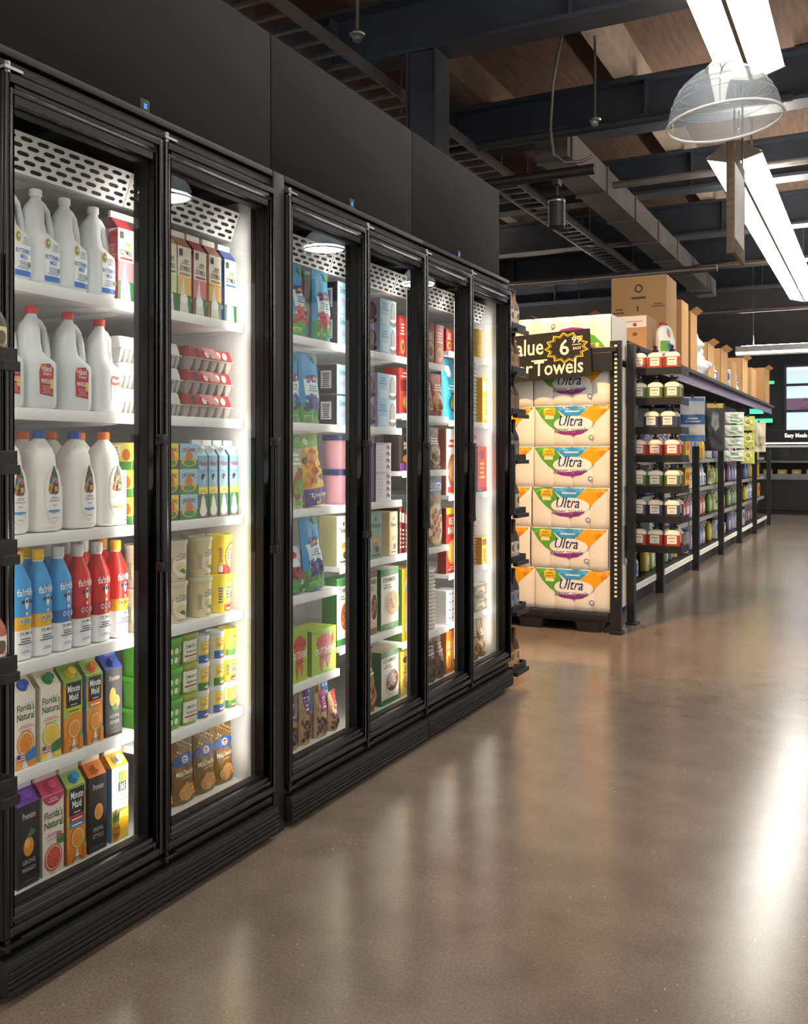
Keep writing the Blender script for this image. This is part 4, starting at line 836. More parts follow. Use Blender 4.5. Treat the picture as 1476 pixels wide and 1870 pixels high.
item('brownbag', bagf('a8764a', art_bag('8a5a34', 'c89a6a'), 41, .4, 'frozen_snack_bag', 'frozen snack bag'), 588, 640, 1370, DECK, 'brown frozen snack bag', 5, 'fourth', d=.05, crop=2)
item('lean3', boxf('eae6da', art_noodle('3c7a4a', '5a3420'), '2f6a3a', 'c8b898'), 664, 766, 1370, DECK, 'white meal box with dark grains', 5, 'fourth', None, .08, crop=2)
item('yl2', boxf('e6c850', lambda a: (a.ell(.5, .8, .34, .08, '6a3a24'), a.lines(.2, .5, .8, .7, 3, 'a8702c'), a.ell(.5, .3, .36, .14, 'd89a4a')), 'c8a83a', 'f0d468'), 778, 850, 1370, DECK, 'pale yellow snack box', 5, 'fourth', None, .06, crop=2)
# fifth and sixth doors
def many(rows, door):
    for key, f, c0, c1, yt, z, look, sh, kw in rows: item(key, f, c0, c1, yt, z, look, sh, door, **kw)
bp = lambda c1, c2, s, t=.05: bagf(c1, art_bag(c1, c2), s, .35, 'frozen_snack_bag', 'frozen snack bag', t)
many([('e1a', boxf('a8806c', art_bag('9a4a3a', 'c8a890'), '8a5a48', 'b89080'), 932, 975, 835, S1, 'tan meal box with red band', 0, dict()),
      ('e1b', boxf('b05a48', art_red, 'a84a3a', 'c07a68'), 980, 1030, 845, S1, 'brick red meal box', 0, dict()),
      ('e2a', bp('a88068', 'd8b8a0', 51), 930, 968, 1120, 1.2186, 'slim tan snack bag', 1, dict(d=.05)),
      ('e2b', bp('a84a3c', 'c89a5a', 52), 970, 1046, 1130, 1.2186, 'red and gold snack bag', 1, dict(d=.05)),
      ('e3a', bp('6a4a3a', 'b09a84', 53), 945, 1030, 65, 1.002, 'brown beef snack bag', 2, dict(d=.05, crop=2)),
      ('pizza', bagf('6a7a4a', art_pizza, 54, .1, 'frozen_pizza', 'frozen pizza', .03), 938, 1034, 352, .692, 'pepperoni pizza packet with blue banner', 3, dict(d=.03, crop=2)),
      ('orange1', boxf('e08a2a', art_bag('d8701a', 'f0c060'), 'c86a1a', 'e8a040'), 1042, 1074, 1262, DECK, 'orange snack box', 5, dict(crop=2)),
      ('orange2', boxf('e0902e', art_bag('c8601a', 'f4d070'), 'c86a1a', 'e8a040'), 1076, 1112, 1255, DECK, 'bright orange snack box', 5, dict(crop=2)),
      ('choc1', bagf('5a463c', art_choc, 55, .3, 'frozen_snack_bag', 'frozen snack bag'), 932, 988, 1285, DECK, 'dark brown snack bag with bar pattern', 5, dict(d=.04, crop=2)),
      ('choc2', bagf('6a4a3c', art_choc, 56, .3, 'frozen_snack_bag', 'frozen snack bag'), 990, 1036, 1275, DECK, 'brown snack bag with bar pattern', 5, dict(d=.04, crop=2)),
      ('f1r1', boxf('a83a34', art_red, '8a2a28', 'b84a44'), 1040, 1080, 870, 1.4945, 'small red meal box', 0, dict(d=.06)),
      ('f1r2', boxf('9a4038', art_no, '8a2a28', 'b84a44'), 1082, 1125, 878, 1.4945, 'small maroon meal box', 0, dict(d=.06)),
      ('f2t', bagf('2fa4c4', lambda a: (a.ell(.6, .3, .3, .16, '2a3a34'), a.ell(.6, .3, .24, .12, '8a9a5a'), a.ell(.4, .78, .16, .08, 'e8f0f0'), a.lines(.2, .5, .8, .6, 2, 'e0f0f4')), 57, .25, 'frozen_vegetable_bag', 'frozen vegetable bag'), 1042, 1120, 1040, 1.207, 'turquoise vegetable bag', 1, dict(d=.05)),
      ('f3w', boxf('ded4c8', lambda a: (a.lines(.15, .72, .85, .88, 2, 'c83a34'), a.ell(.5, .36, .4, .26, 'a8643a'), a.ell(.5, .36, .28, .16, 'c8925a'), a.rect(.1, .03, .9, .12, 'c84a34')), 'b06a58', 'e0d8cc'), 1042, 1120, 75, .896, 'white and red pizza box', 2, dict(d=.05, crop=2)),
      ('baron', boxf('b0302a', art_baron, '8a2422', 'c8842e'), 1040, 1120, 535, .567, 'tall red pizza box with yellow band', 3, dict(d=.04, crop=2))], 'fifth')
def sleeve(c1, c2, name='plate_sleeve', cat='stacked sleeve', n=16):
    def f(w, d, h):
        b = MB(); prof = []; cs = []
        for i in range(n):
            z = i / n * h; prof += [(w * .40, z), (w * .48, z + h / n * .6)]; cs += [c1, c2]
        prof.append((w * .44, h)); b.lathe(prof, 18, c1, cols=cs + [c1])
        o = b.build(name, P_FILM, None, 30); props(o, '', cat)
        m = MB(); m.lathe([(w * .45, h - .002), (w * .46, h + .003), (w * .2, h + .004)], 18, 'f0f0ee'); m.build('end_cap', P_FILM, o)
        return o
    return f
many([('plates', sleeve('cfc8bc', 'f2eee6'), 936, 1022, 900, B5, 'clear sleeve of stacked pale rounds', 4, dict(d=None, crop=2)),
      ('f5a', boxf('e8e8ea', art_white4, 'd8d8da', 'f0f0f0'), 1034, 1112, 1158, .3624, 'white box with three grey marks', 4, dict(crop=2, level='bottom', grp='white boxes with grey marks')),
      ], 'fifth')
h5 = .048
for i in (1, 2, 3): item('f5a', None, 1034, 1112, 1085, .3624, 'white box with three grey marks', 4, 'fifth', 'white boxes with grey marks', level=('bottom', 'second', 'third', 'top')[i], dz=PROTO['f5a'].data.vertices and max(v.co.z for v in PROTO['f5a'].data.vertices) * i + .0005 * i, crop=2)
many([('f1c', sleeve('b8a890', 'e6dcc8'), 1190, 1226, 865, 1.4945, 'beige sleeve of stacked cups', 0, dict(d=None)),
      ('f1y', sleeve('d0b04a', 'f0e2b0'), 1230, 1288, 870, 1.4945, 'yellow sleeve of stacked cups', 0, dict(d=None)),
      ('f2c', sleeve('a8b8c8', 'e8ecf0'), 1196, 1250, 1075, 1.207, 'bluish sleeve of stacked cups', 1, dict(d=None)),
      ('f2y', boxf('e0a82a', art_lines('f4e4b0'), 'd89a20', 'e8b840'), 1256, 1284, 1155, 1.207, 'slim golden box', 1, dict(d=.06)),
      ('f3p', boxf('c86a80', art_lines('f0d0d8'), 'a85468', 'd88a98'), 1192, 1222, 110, .896, 'rose pink box', 2, dict(crop=2)),
      ('f3r', boxf('c03a34', lambda a: (a.ell(.5, .82, .34, .1, '8a1f24'), a.lines(.2, .3, .8, .7, 4, 'e8a040'), a.rect(0, 0, 1, .1, '8a1f24')), 'c84a50', 'c84a44'), 1226, 1284, 178, .896, 'red snack box with gold print', 2, dict(crop=2)),
      ('f4c', sleeve('a84a3c', 'e0b8a0'), 1188, 1250, 600, .567, 'red sleeve of stacked cups', 3, dict(d=None, crop=2)),
      ('f4y', boxf('d8b040', art_lines('8a4a2c'), 'c89a30', 'e0c060'), 1254, 1282, 708, .567, 'small mustard box', 3, dict(d=.05, crop=2)),
      ('f5d', boxf('9a8a74', art_bag('7a6a54', 'c8b89a'), '8a7a64', 'd8d8d4'), 1208, 1282, 1080, .3624, 'clear lidded food tub', 4, dict(crop=2, level='bottom', grp='clear lidded food tubs')),
      ('f5d', None, 1208, 1282, 1080, .3624, 'clear lidded food tub', 4, dict(crop=2, level='top', dz=max(v.co.z for v in PROTO['f5d'].data.vertices) + .0005 if 'f5d' in PROTO else .07, grp='clear lidded food tubs')),
      ('f6a', bp('7a5a3c', 'b8945a', 61), 1200, 1246, 1195, DECK, 'brown snack bag', 5, dict(d=.05, crop=2)),
      ('f6b', bp('8a6a44', 'c8b080', 62), 1248, 1292, 1190, DECK, 'tan snack bag with green edge', 5, dict(d=.05, crop=2))], 'sixth')

# ------------------------------------------------------------------ the room
b = MB(); b.box(-9, 8, -4, 20.2, -.1, 0); struct(b.build('floor', FLOORM, None, 0))
b = MB(); b.box(-9, 8, -4, 20.2, 5.0, 5.1); struct(b.build('ceiling', WOODC, None, 0))
b = MB(); b.box(-9.1, -9, -4, 20.2, 0, 5.1); struct(b.build('wall_left', WALLM, None, 0))
b = MB(); b.box(-9, -1.75, 20, 20.2, 0, 5.1); b.box(-1.75, 3.4, 20, 20.2, 2.85, 5.1); b.box(-1.75, 3.4, 20, 20.2, 0, 1.35); b.box(3.4, 8, 20, 20.2, 0, 5.1)
struct(b.build('wall_back', WALLM, None, 0))
w = MB()
for i in range(9): w.box(-1.75 + i * .64, -1.70 + i * .64, 19.98, 20.06, 1.35, 2.85)
for z in (1.35, 1.9, 2.42, 2.8): w.box(-1.75, 3.4, 19.985, 20.055, z, z + .05)
wo = struct(w.build('window_1', DARKST, None, 0))
g = MB(); g.box(-1.75, 3.4, 20.07, 20.08, 1.35, 2.85); g.build('glass_pane', GLASS, wo, 0)
e = MB(); e.box(-5, 8, 21.6, 21.65, 0, 5); struct(e.build('exterior_backdrop', SKY, None, 0))
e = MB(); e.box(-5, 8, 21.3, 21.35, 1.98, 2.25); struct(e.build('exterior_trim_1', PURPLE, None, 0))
for y in (6.6, 9.0, 11.4, 13.8, 16.2, 18.6, 4.2):
    b = MB(); z = 4.18
    b.box(-9, 8, y - .13, y + .13, z, z + .035); b.box(-9, 8, y - .012, y + .012, z + .03, z + .44); b.box(-9, 8, y - .13, y + .13, z + .43, z + .465)
    for x in range(-8, 8, 2): b.box(x, x + .02, y - .12, y + .12, z + .03, z + .43)
    struct(b.build('ceiling_beam', STEEL, None, 0))
for i, x in enumerate((-6.6, -5.1, -3.7, -2.2, -.6, .9, 2.4, 3.9)):
    b = MB(); b.box(x - .09, x + .09, -4, 20, 4.66, 5.0); struct(b.build('ceiling_beam', PALE if i % 2 else WOODC, None, 0))
b = MB(); b.box(-3.28, -3.06, 6.49, 6.71, 0, 4.18); b.box(-3.30, -3.28, 6.47, 6.73, 0, 4.18); b.box(-3.06, -3.04, 6.47, 6.73, 0, 4.18)
struct(b.build('column', STEEL, None, 0, .004))
# services under the roof
def thing(b, name, mat, label, cat, group=None, **k): return props(b.build(name, mat, None, **k), label, cat, group)
b = MB(); b.box(-2.98, -2.66, 8.6, 17.5, 3.9, 4.178)
for i in range(7): b.box(-3.0, -2.64, 8.7 + i * 1.3, 8.74 + i * 1.3, 3.88, 4.179)
thing(b, 'hanging_air_duct', DUCT, 'long grey metal air duct running down the aisle under the steel beams', 'air duct', smooth=0)
def tray(x, z, y0, y1, lab):
    b = MB()
    for s in (-.14, .14): b.box(x + s - .012, x + s + .012, y0, y1, z, z + .09)
    n = int((y1 - y0) / .22)
    for i in range(n): b.box(x - .14, x + .14, y0 + i * .22, y0 + i * .22 + .04, z + .02, z + .04)
    o = thing(b, 'cable_tray', CHROME, lab, 'cable tray', smooth=0)
    for i in range(int((y1 - y0) / 2.4) + 1):
        for s in (-.15, .15): r = MB(); r.tube([(x + s, y0 + .2 + i * 2.4, z), (x + s, y0 + .2 + i * 2.4, 4.66)], .008, 6); r.build('hanger_rod', CHROME, o)
    return o
tray(-3.56, 3.9, 4.6, 18, 'steel cable ladder hung above the far end of the black fridges')
tray(-5.2, 4.0, 5.0, 12.5, 'upper steel cable ladder close to the dark boarded deck, behind the other')
def pipe(pts, r, lab, mat=CHROME, name='ceiling_pipe', grp=None):
    b = MB(); b.tube(pts, r, 10); return thing(b, name, mat, lab, 'pipe', grp, smooth=60)
pipe([(-8.5, 8.2, 3.98), (-.65, 8.2, 3.98)], .045, 'thin dark pipe crossing under the second steel beam', STEEL)
pipe([(-8.5, 7.0, 3.24), (-1.95, 7.0, 3.24)], .04, 'black pipe crossing the aisle that carries the hanging black speaker', RACK)
pipe([(-8.5, 12.6, 3.48), (-1.9, 12.6, 3.48)], .05, 'pale pipe low across the back above the cartons')
pipe([(-8, 15.2, 4.0), (6, 15.2, 4.0)], .05, 'pale pipe crossing the ceiling far back above the window')
pipe([(-8, 17.4, 3.6), (6, 17.4, 3.6)], .045, 'thin pale pipe furthest down the ceiling')
pipe([(-8, 10.3, 4.05), (6, 10.3, 4.05)], .04, 'slim grey pipe between the third and second steel beams', DUCT)
b = MB(); b.tube([(-2.20, 7.0, 4.63), (-2.21, 7.0, 4.3), (-2.28, 7.0, 3.95), (-2.30, 7.0, 3.6), (-2.27, 7.0, 3.40), (-2.18, 7.0, 3.32), (-2.05, 7.0, 3.31), (-1.97, 7.0, 3.34)], .012, 8)
thing(b, 'hanging_cable', CHROME, 'white looped cable dropping from a beam to the black pipe', 'cable', smooth=60)
sp = empty('hanging_speaker', (-2.25, 7.0, 2.82), 0, 'black cylinder speaker hanging from the pipe above the paper towels', 'speaker')
b = MB(); b.lathe([(.055, 0), (.065, .01), (.065, .22), (.05, .24), (.02, .25)], 24); b.build('speaker_body', RACK, sp)
b = MB(); b.lathe([(.014, 0), (.014, .13)], 10, o=(0, 0, .25)); b.box(-.025, .025, -.045, .045, .33, .378); b.build('hanger', RACK, sp)
b = MB(); b.lathe([(.067, 0), (.067, .01)], 24, o=(0, 0, .2)); b.build('trim_ring', CHROME, sp)
for i, (x, y) in enumerate(((-2.2, 7.9), (-1.2, 10.2), (-3.2, 5.55))):
    s = empty('sprinkler', (x, y, 3.9), 0, ('glass ceiling sprinkler below the second beam', 'small pendant sprinkler under the third beam', 'sprinkler head hung beside the near steel beam')[i], 'sprinkler')
    b = MB(); b.lathe([(.012, .05), (.012, 1.1)], 10); b.lathe([(.05, .03), (.055, .04), (.02, .07)], 14); b.build('pipe_drop', CHROME, s)
    b = MB(); b.lathe([(.004, -.02), (.03, -.005), (.035, .02), (.02, .035)], 14); b.build('head', CLEAR, s)

def linear(y0, y1, x, z, lab, w=.40, glow=LENS):
    t = empty('hanging_light', (x, (y0 + y1) / 2, z), 0, lab, 'ceiling light', 'linear aisle lights'); L = (y1 - y0) / 2
    h = MB(); h.add([(px, y, pz) for y in (-L, L) for px, pz in ((-w / 2, .03), (-.05, .13), (.05, .13), (w / 2, .03), (w / 2, .04), (.055, .145), (-.055, .145), (-w / 2, .04))], [(0, 1, 9, 8), (1, 2, 10, 9), (2, 3, 11, 10), (3, 4, 12, 11), (4, 5, 13, 12), (5, 6, 14, 13), (6, 7, 15, 14), (7, 0, 8, 15)]); h.build('housing', WHITE, t, 0)
    for s in (-1, 1):
        l = MB(); n = max(2, int((y1 - y0) / 1.25))
        for i in range(n):
            a = -L + 2 * L * i / n + .006; c = -L + 2 * L * (i + 1) / n - .006
            l.add([(s * .014, a, .0), (s * .014, c, .0), (s * w / 2, c, .028), (s * w / 2, a, .028), (s * .014, a, .02), (s * .014, c, .02), (s * w / 2, c, .034), (s * w / 2, a, .034)], [(0, 1, 2, 3), (4, 7, 6, 5), (0, 3, 7, 4), (1, 5, 6, 2), (2, 6, 7, 3), (0, 4, 5, 1)])
        l.build('lit_panel', glow, t, 0)
    s = MB(); s.box(-.012, .012, -L, L, -.03, .03); s.build('spine', DUCT, t, 0)
    for yy in (-L, L):
        e = MB(); e.add([(px, yy + q, pz) for q in (-.008, .008) for px, pz in ((-w / 2 - .01, .025), (0, -.035), (w / 2 + .01, .025), (.06, .15), (-.06, .15))], [(4, 3, 2, 1, 0), (5, 6, 7, 8, 9), (0, 1, 6, 5), (1, 2, 7, 6), (2, 3, 8, 7), (3, 4, 9, 8), (4, 0, 5, 9)]); e.build('end_cap', PALE, t, 0)
    for yy in (-L + .3, L - .3):
        r = MB(); r.tube([(-.08, yy, .13), (0, yy, .35), (.08, yy, .13)], .006, 6); r.tube([(0, yy, .35), (0, yy, 4.66 - z)], .006, 6); r.build('suspension_wire', CHROME, t)
    u = MB(); u.box(-.05, .05, -L + .1, L - .1, .146, .15); u.build('added_uplight', UPL, t, 0)  # hidden glowing strip, added to brighten beams and deck
    return t
linear(2.3, 6.38, -.75, 3.5, 'bright twin panel light just above the clear dome lamp', .39)
linear(8.1, 16.0, -1.09, 3.5, 'long bright twin panel light running down the aisle past the dome lamp', .43)
for k, (y0, y1, x) in enumerate(((-2, 2, -.6), (0, 6, 1.9), (8, 16, 1.9), (1, 5, -6.2), (8, 14, -6.3))):  # out-of-view copies, added to light the room
    linear(y0, y1, x, 3.5 if x > -2 else 4.0, ('unseen added twin panel light over the front of the aisle', 'unseen added twin panel light over the next aisle, front section', 'unseen added twin panel light over the next aisle, rear section', 'unseen added twin panel light behind the black fridges', 'unseen added twin panel light deep behind the shelving')[k])
for k, (x, y, z) in enumerate(((-6.9, 17.9, 3.1), (-.5, 18.1, 2.9))):
    linear(-1.9, 1.9, x, z, ('small crosswise tube light against the dark back wall', 'crosswise tube light in front of the rear window')[k], .2).rotation_euler.z = PI / 2
    o = [q for q in COL.objects if q.name.startswith('hanging_light') and q.parent is None][-1]; o.location = (x, y, z)

def dome(x, y, z, lab, lit=True, r=.305, grp='clear dome lamps', top=5.0):
    t = empty('pendant_lamp', (x, y, z), 0, lab, 'pendant lamp', grp)
    prof = [(1.0, 0), (.985, .10), (.94, .28), (.85, .5), (.70, .72), (.5, .88), (.34, .96), (.26, 1.0)]
    m = MB(); m.loft([ring(0, 0, r * q, r * q, 2, r * .98 * zz, 48) for q, zz in prof], cap=(False, False)); m.build('shade', CLEAR, t, 60)
    m = MB(); m.tube([(r * math.cos(2 * PI * k / 48), r * math.sin(2 * PI * k / 48), 0) for k in range(49)], .008, 8, cap=False); m.build('rim', WHITE, t, 60)
    m = MB()
    for zz, q in ((.36, .91), (.5, .85), (.62, .775)): m.tube([(r * q * math.cos(2 * PI * k / 48), r * q * math.sin(2 * PI * k / 48), r * .98 * zz) for k in range(49)], .0022, 6, cap=False)
    m.build('ridge', CLEAR, t, 60)
    m = MB(); m.lathe([(r * .25, 0), (r * .26, .012), (r * .12, .05), (.02, .07), (.008, .08), (.012, top - z - r * .97)], 20, o=(0, 0, r * .97)); m.build('lamp_holder', WHITE, t)
    if lit: m = MB(); m.lathe([(r * .9, .03), (r * .93, .045), (r * .3, .06)], 36); m.build('lit_lens', BULB, t)
    return t
dome(-.72, 5.02, 2.77, 'clear ribbed dome lamp hanging over the aisle', False, .285, top=3.46).rotation_euler = (0, -.07, 0)
dome(-.6, 17.2, 2.9, 'small clear dome lamp at the far end of the aisle', True, .3)
for k, (x, y) in enumerate(((3.92, 7.9), (3.75, 10.9), (3.8, 13.9))): dome(x, y, 3.85, 'lit clear dome lamp over the next aisle, %s of three' % ORD[k])
hs = MB(); hs.box(-1.01, -.98, 7.2, 7.9, 2.58, 3.34); hs.box(-1.02, -.97, 7.18, 7.22, 2.54, 3.38)
o = thing(hs, 'hanging_sign', WOODS, 'timber aisle sign hung edge on below the long light', 'sign', bevel=.004)
m = MB(); m.box(-.98, -.976, 7.32, 7.82, 2.68, 3.24); m.build('sign_face', WHITE, o, 0)
for yy in (7.42, 7.88): m = MB(); m.tube([(-.995, yy, 3.33), (-.995, yy, 4.66)], .008, 6); m.build('hanger_rod', CHROME, o)

# ------------------------------------------------------------------ paper towel end display
PY, PX0, PWD, PH = 5.50, -1.905, .485, .2485
pal = empty('pallet', (-1.935, 5.72, 0), 0, 'low black plastic pallet on feet under the paper towels', 'pallet')
b = MB(); b.box(-.49, .49, -.24, .205, .075, .118); b.box(-.48, .48, -.23, .195, .06, .08); b.build('deck', PALLET, pal, 30, .006)
for x in (-.36, 0, .36):
    for y in (-.165, .13):
        b = MB(); b.loft([ring(x, y, .07, .06, 5, 0, 16), ring(x, y, .09, .07, 5, .062, 16)]); b.build('foot', PALLET, pal, 30)
def towel_pack():
    w, d, h = PWD, .40, PH
    b = MB(); n = 48
    def fr(u, z):                               # four rolls show through the wrap
        q = (u * 4) % 1.0
        return d / 2 - .014 * (1 - abs(math.sin(PI * q)) ** .6) - .012 * max(0, abs(2 * z - 1) - .82) / .18
    zs = [0, .05, .12, .3, .5, .7, .88, .95, 1]
    g = lambda u, v, o=0: (fr(min(.999, max(.001, u)), v) + o, (u - .5) * w, v * h)
    vs = [g(i / n, z) for z in zs for i in range(n + 1)]; fs = [(j * (n + 1) + i, j * (n + 1) + i + 1, (j + 1) * (n + 1) + i + 1, (j + 1) * (n + 1) + i) for j in range(len(zs) - 1) for i in range(n)]
    b.add(vs, fs, 'f3ece0'); W, D = w / 2, d / 2
    b.add([(-D, -W, 0), (-D, W, 0), (-D, W, h), (-D, -W, h), (D - .028, -W, 0), (D - .028, W, 0), (D - .028, W, h), (D - .028, -W, h)], [(1, 0, 3, 2), (0, 4, 7, 3), (5, 1, 2, 6), (3, 7, 6, 2), (0, 1, 5, 4)], 'f1eadc')
    o = b.build('paper_towel_pack', P_SOFT, None, 50); props(o, '', 'paper towels')
    a = Art(lambda u, v, of: (max(g(u, v)[0], d / 2 - .007) + of, (u - .5) * w, v * h), .06)
    a.poly([(.0, .985), (.26, .985), (.46, .52), (.30, .42), (.2, .5), (.1, .7)], '5ea73c').poly([(.24, .985), (.74, .985), (.58, .75), (.42, .72)], '3b9fd8').poly([(.70, .985), (.99, .985), (.9, .8), (.68, .42), (.5, .55), (.6, .75)], 'f3ab1f')
    a.poly([(.82, .985), (.99, .985), (.93, .86), (.86, .74)], 'e8891c'); a.rect(.12, .78, .27, .96, 'f2c22c'); a.rect(.14, .68, .25, .77, 'f4e7a8'); a.lines(.14, .8, .25, .94, 2, 'b8862a')
    a.ell(.5, .55, .25, .2, 'f5f2ee', 24).poly([(.27, .36), (.36, .30), (.5, .27), (.62, .31), (.70, .42), (.6, .38), (.5, .36), (.4, .36)], '8f2f86')
    a.text('Ultra', .31, .50, .62, .76, '1d2b6c', .12); a.text('paper towels', .26, .34, .68, .47, '5a5f86', .1); a.lines(.4, .84, .58, .93, 1, 'cfe6f4')
    a.ell(.73, .22, .032, .065, '8f93a8', 12).ell(.73, .22, .018, .036, 'f0ece6', 10)
    a.done(o); return o
LV = ['bottom layer', 'second layer', 'third layer', 'fourth layer', 'fifth layer', 'sixth layer']
for i in range(6):
    for j in (0, 1):
        put('towel', towel_pack, (-1.685 - .49 * j + (.012, -.012, -.004, .006, .01, .004)[i], 5.715, .119 + PH * i), -PI / 2 + (.02, -.015, -.01, .01, .015, 0)[i], 'colourful paper towel pack, %s of the %s stack' % (LV[i], ('aisle side', 'fridge side')[j]), 'on the black pallet', '', 'stacked paper towel packs')
for j in (0, 1):
    o = put('towel', towel_pack, (-1.685 - .49 * j, 5.715, .119 + PH * 7 + .046), -PI / 2, 'paper towel pack lying upside down on top of the %s stack' % ('aisle side', 'fridge side')[j], '', '', 'stacked paper towel packs')
    o.rotation_euler = (0, PI, PI / 2 + .02 * j)
ef = empty('end_display_frame', (-1.9, 5.6, 0), 0, 'black slotted steel end frame around the paper towel stack', 'shelf frame')
for x in (.505, -.60):
    b = MB(); b.box(x - .02, x + .02, -.10, -.065, 0, 1.74); b.box(x - .045, x + .02, -.104, -.10, 0, 1.74); b.box(x - .045, x + .03, -.12, -.05, 0, .02)
    p = b.build('upright', RACK, ef, 0, .002)
    m = MB()
    for k in range(58): m.box(x - .018, x - .002, -.1046, -.1042, .22 + k * .026, .233 + k * .026, 'e8e2d6')
    m.build('slot', P_MATTE, p, 0)
b = MB(); b.box(-.60, .48, -.135, -.122, 1.56, 1.67); b.box(-.60, .505, -.135, -.098, 1.67, 1.70); b.build('header_panel', RACK, ef, 0, .002)
b = MB(); b.box(.472, .518, .26, .32, 0, 1.76); b.box(.470, .54, .23, .33, 0, .015); b.build('post', RACK, ef, 0, .003)
sg = empty('chalk_sign', (-1.96, 5.445, 1.655), 0, 'black chalk price sign with yellow starburst hung across the paper towels', 'price sign')
b = MB(); b.box(-.42, .42, -.006, .006, -.14, .14); b.build('board', BOARD, sg, 0); sg.rotation_euler = (0, -.045, 0)
a = Art(lambda u, v, o: (-.42 + u * .84, -.006 - o, -.14 + v * .28))
st = []
for k in range(26):
    t = 2 * PI * k / 26; q = 1.0 if k % 2 else .80; st.append((.825 + .165 * q * math.cos(t), .64 + .34 * q * math.sin(t)))
for q, c in ((1, 'e8c22c'), (.92, '1b1a19'), (.86, 'd8b42a'), (.83, '1b1a19')):
    P = [(.825 + (x - .825) * q, .64 + (y - .64) * q) for x, y in st]; c0 = (.825, .64)
    for k in range(26): a.tri(c0, P[k], P[(k + 1) % 26], c)
    a.l += 1
a.text('Value', .36, .54, .652, .90, 'f3ead6', .02); a.text('6', .775, .48, .845, .82, 'f3ead6'); a.text('99', .868, .72, .935, .86, 'f3ead6'); a.rect(.868, .68, .935, .695, 'f3ead6'); a.text('EACH', .875, .58, .93, .64, 'f3ead6')
a.text('Paper', .24, .06, .565, .40, 'f3ead6', .02); a.text('Towels', .575, .08, .94, .40, 'f3ead6', .02); a.rect(.56, .40, .68, .43, 'f3ead6')
a.done(sg, 'chalk_lettering', P_MATTE)

# ------------------------------------------------------------------ bottle racks hung on the fridge ends
def sauce(look, r, h, glass, lab, capc):
    b = MB(); b.lathe([(r * .9, 0), (r, .006), (r, h * .5), (r * .9, h * .58), (r * .42, h * .74), (r * .36, h * .92), (r * .4, h * .93)], 18, glass)
    o = b.build('sauce_bottle', P_PLASTIC, None, 50); props(o, look, 'sauce bottle'); cap_on(o, 0, 0, h * .92, r * .42, h * .08, capc)
    def mp(u, v, of): t = (u - .5) * 2.6; return ((r + of) * math.cos(t), (r + of) * math.sin(t), h * .08 + v * h * .38)
    a = Art(mp, .1); a.rect(0, 0, 1, 1, lab); a.ell(.5, .6, .2, .25, '6a5a44'); a.lines(.2, .1, .8, .3, 2, '8a7a60'); a.done(o); return o
def siderack(lab, y0, y1, x0, x1, zs, plate_y):
    t = empty('hanging_bottle_rack', (0, 0, 0), 0, lab, 'bottle rack', 'narrow bottle racks on the fridge ends')
    b = MB(); b.box(x0, x1 - .055, plate_y - .003, plate_y + .003, zs[0] - .02, zs[-1] + .22); b.build('back_plate', RACK, t, 0)
    for z in zs:
        b = MB(); b.box(x0, x1, y0, y1, z - .008, z); b.box(x1 - .004, x1, y0, y1, z, z + .022); b.box(x0, x1, y1 - .003, y1, z, z + .022); b.box(x1 - .002, x1 + .02, y0 + .01, y1 - .01, z - .022, z - .004); b.build('tray', RACK, t, 0, .001)
    return t
ZF = (.07, .346, .575, .795, 1.044, 1.256, 1.45, 1.65)
siderack('narrow black bottle rack on the far end of the freezers', 4.03, 4.21, -1.80, -1.505, ZF, 4.016)
for i, z in enumerate(ZF):
    c = (('5a2a1e', 'c8a078'), ('3a3236', '8a9ab0'), ('5a3424', 'e0d6c4'), ('6a4a34', 'd8c8a8'), ('2c2420', '8a8474'), ('4a3a2a', '7a6a50'), ('6a4228', 'a8845a'), ('7a6a5a', 'd8ccb8'))[i]
    for j, yy in enumerate((4.075, 4.145)): put('sauce%d' % i, lambda: sauce('', .028, .185, c[0], c[1], '1c1c1e'), (-1.545, yy, z + .001), 0, 'dark sauce bottle on %s tier' % ORD[7 - i], 'of rack at the far freezer end', '', 'sauce bottles on the end rack')
ZN = (.444, .67, .885, 1.05, 1.24)
siderack('narrow black bottle rack beside the first milk fridge', 1.165, 1.222, -1.56, -1.434, ZN, 1.228)
for z, nm, g_, l_ in ((1.24, 'VERVE', '4a4434', 'd8cf9a'), (.67, 'NECTAR', 'a8604a', 'ece6e0')):
    t = sauce('cream labelled bottle on the top tier of the rack beside the milk fridge' if z > 1 else 'white labelled bottle with red writing on the lower rack beside the milk fridge', .024, .13, g_, l_, '2a2a2c')
    t.location = (-1.4655, 1.193, z + .001)
    a = Art(lambda u, v, of: (.0243 * math.cos((u - .5) * 2.2) + of, .0243 * math.sin((u - .5) * 2.2), .014 + v * .044)); a.text(nm, .15, .1, .85, .35, 'a8342c' if z < 1 else '3a3424'); a.done(t, 'lettering')

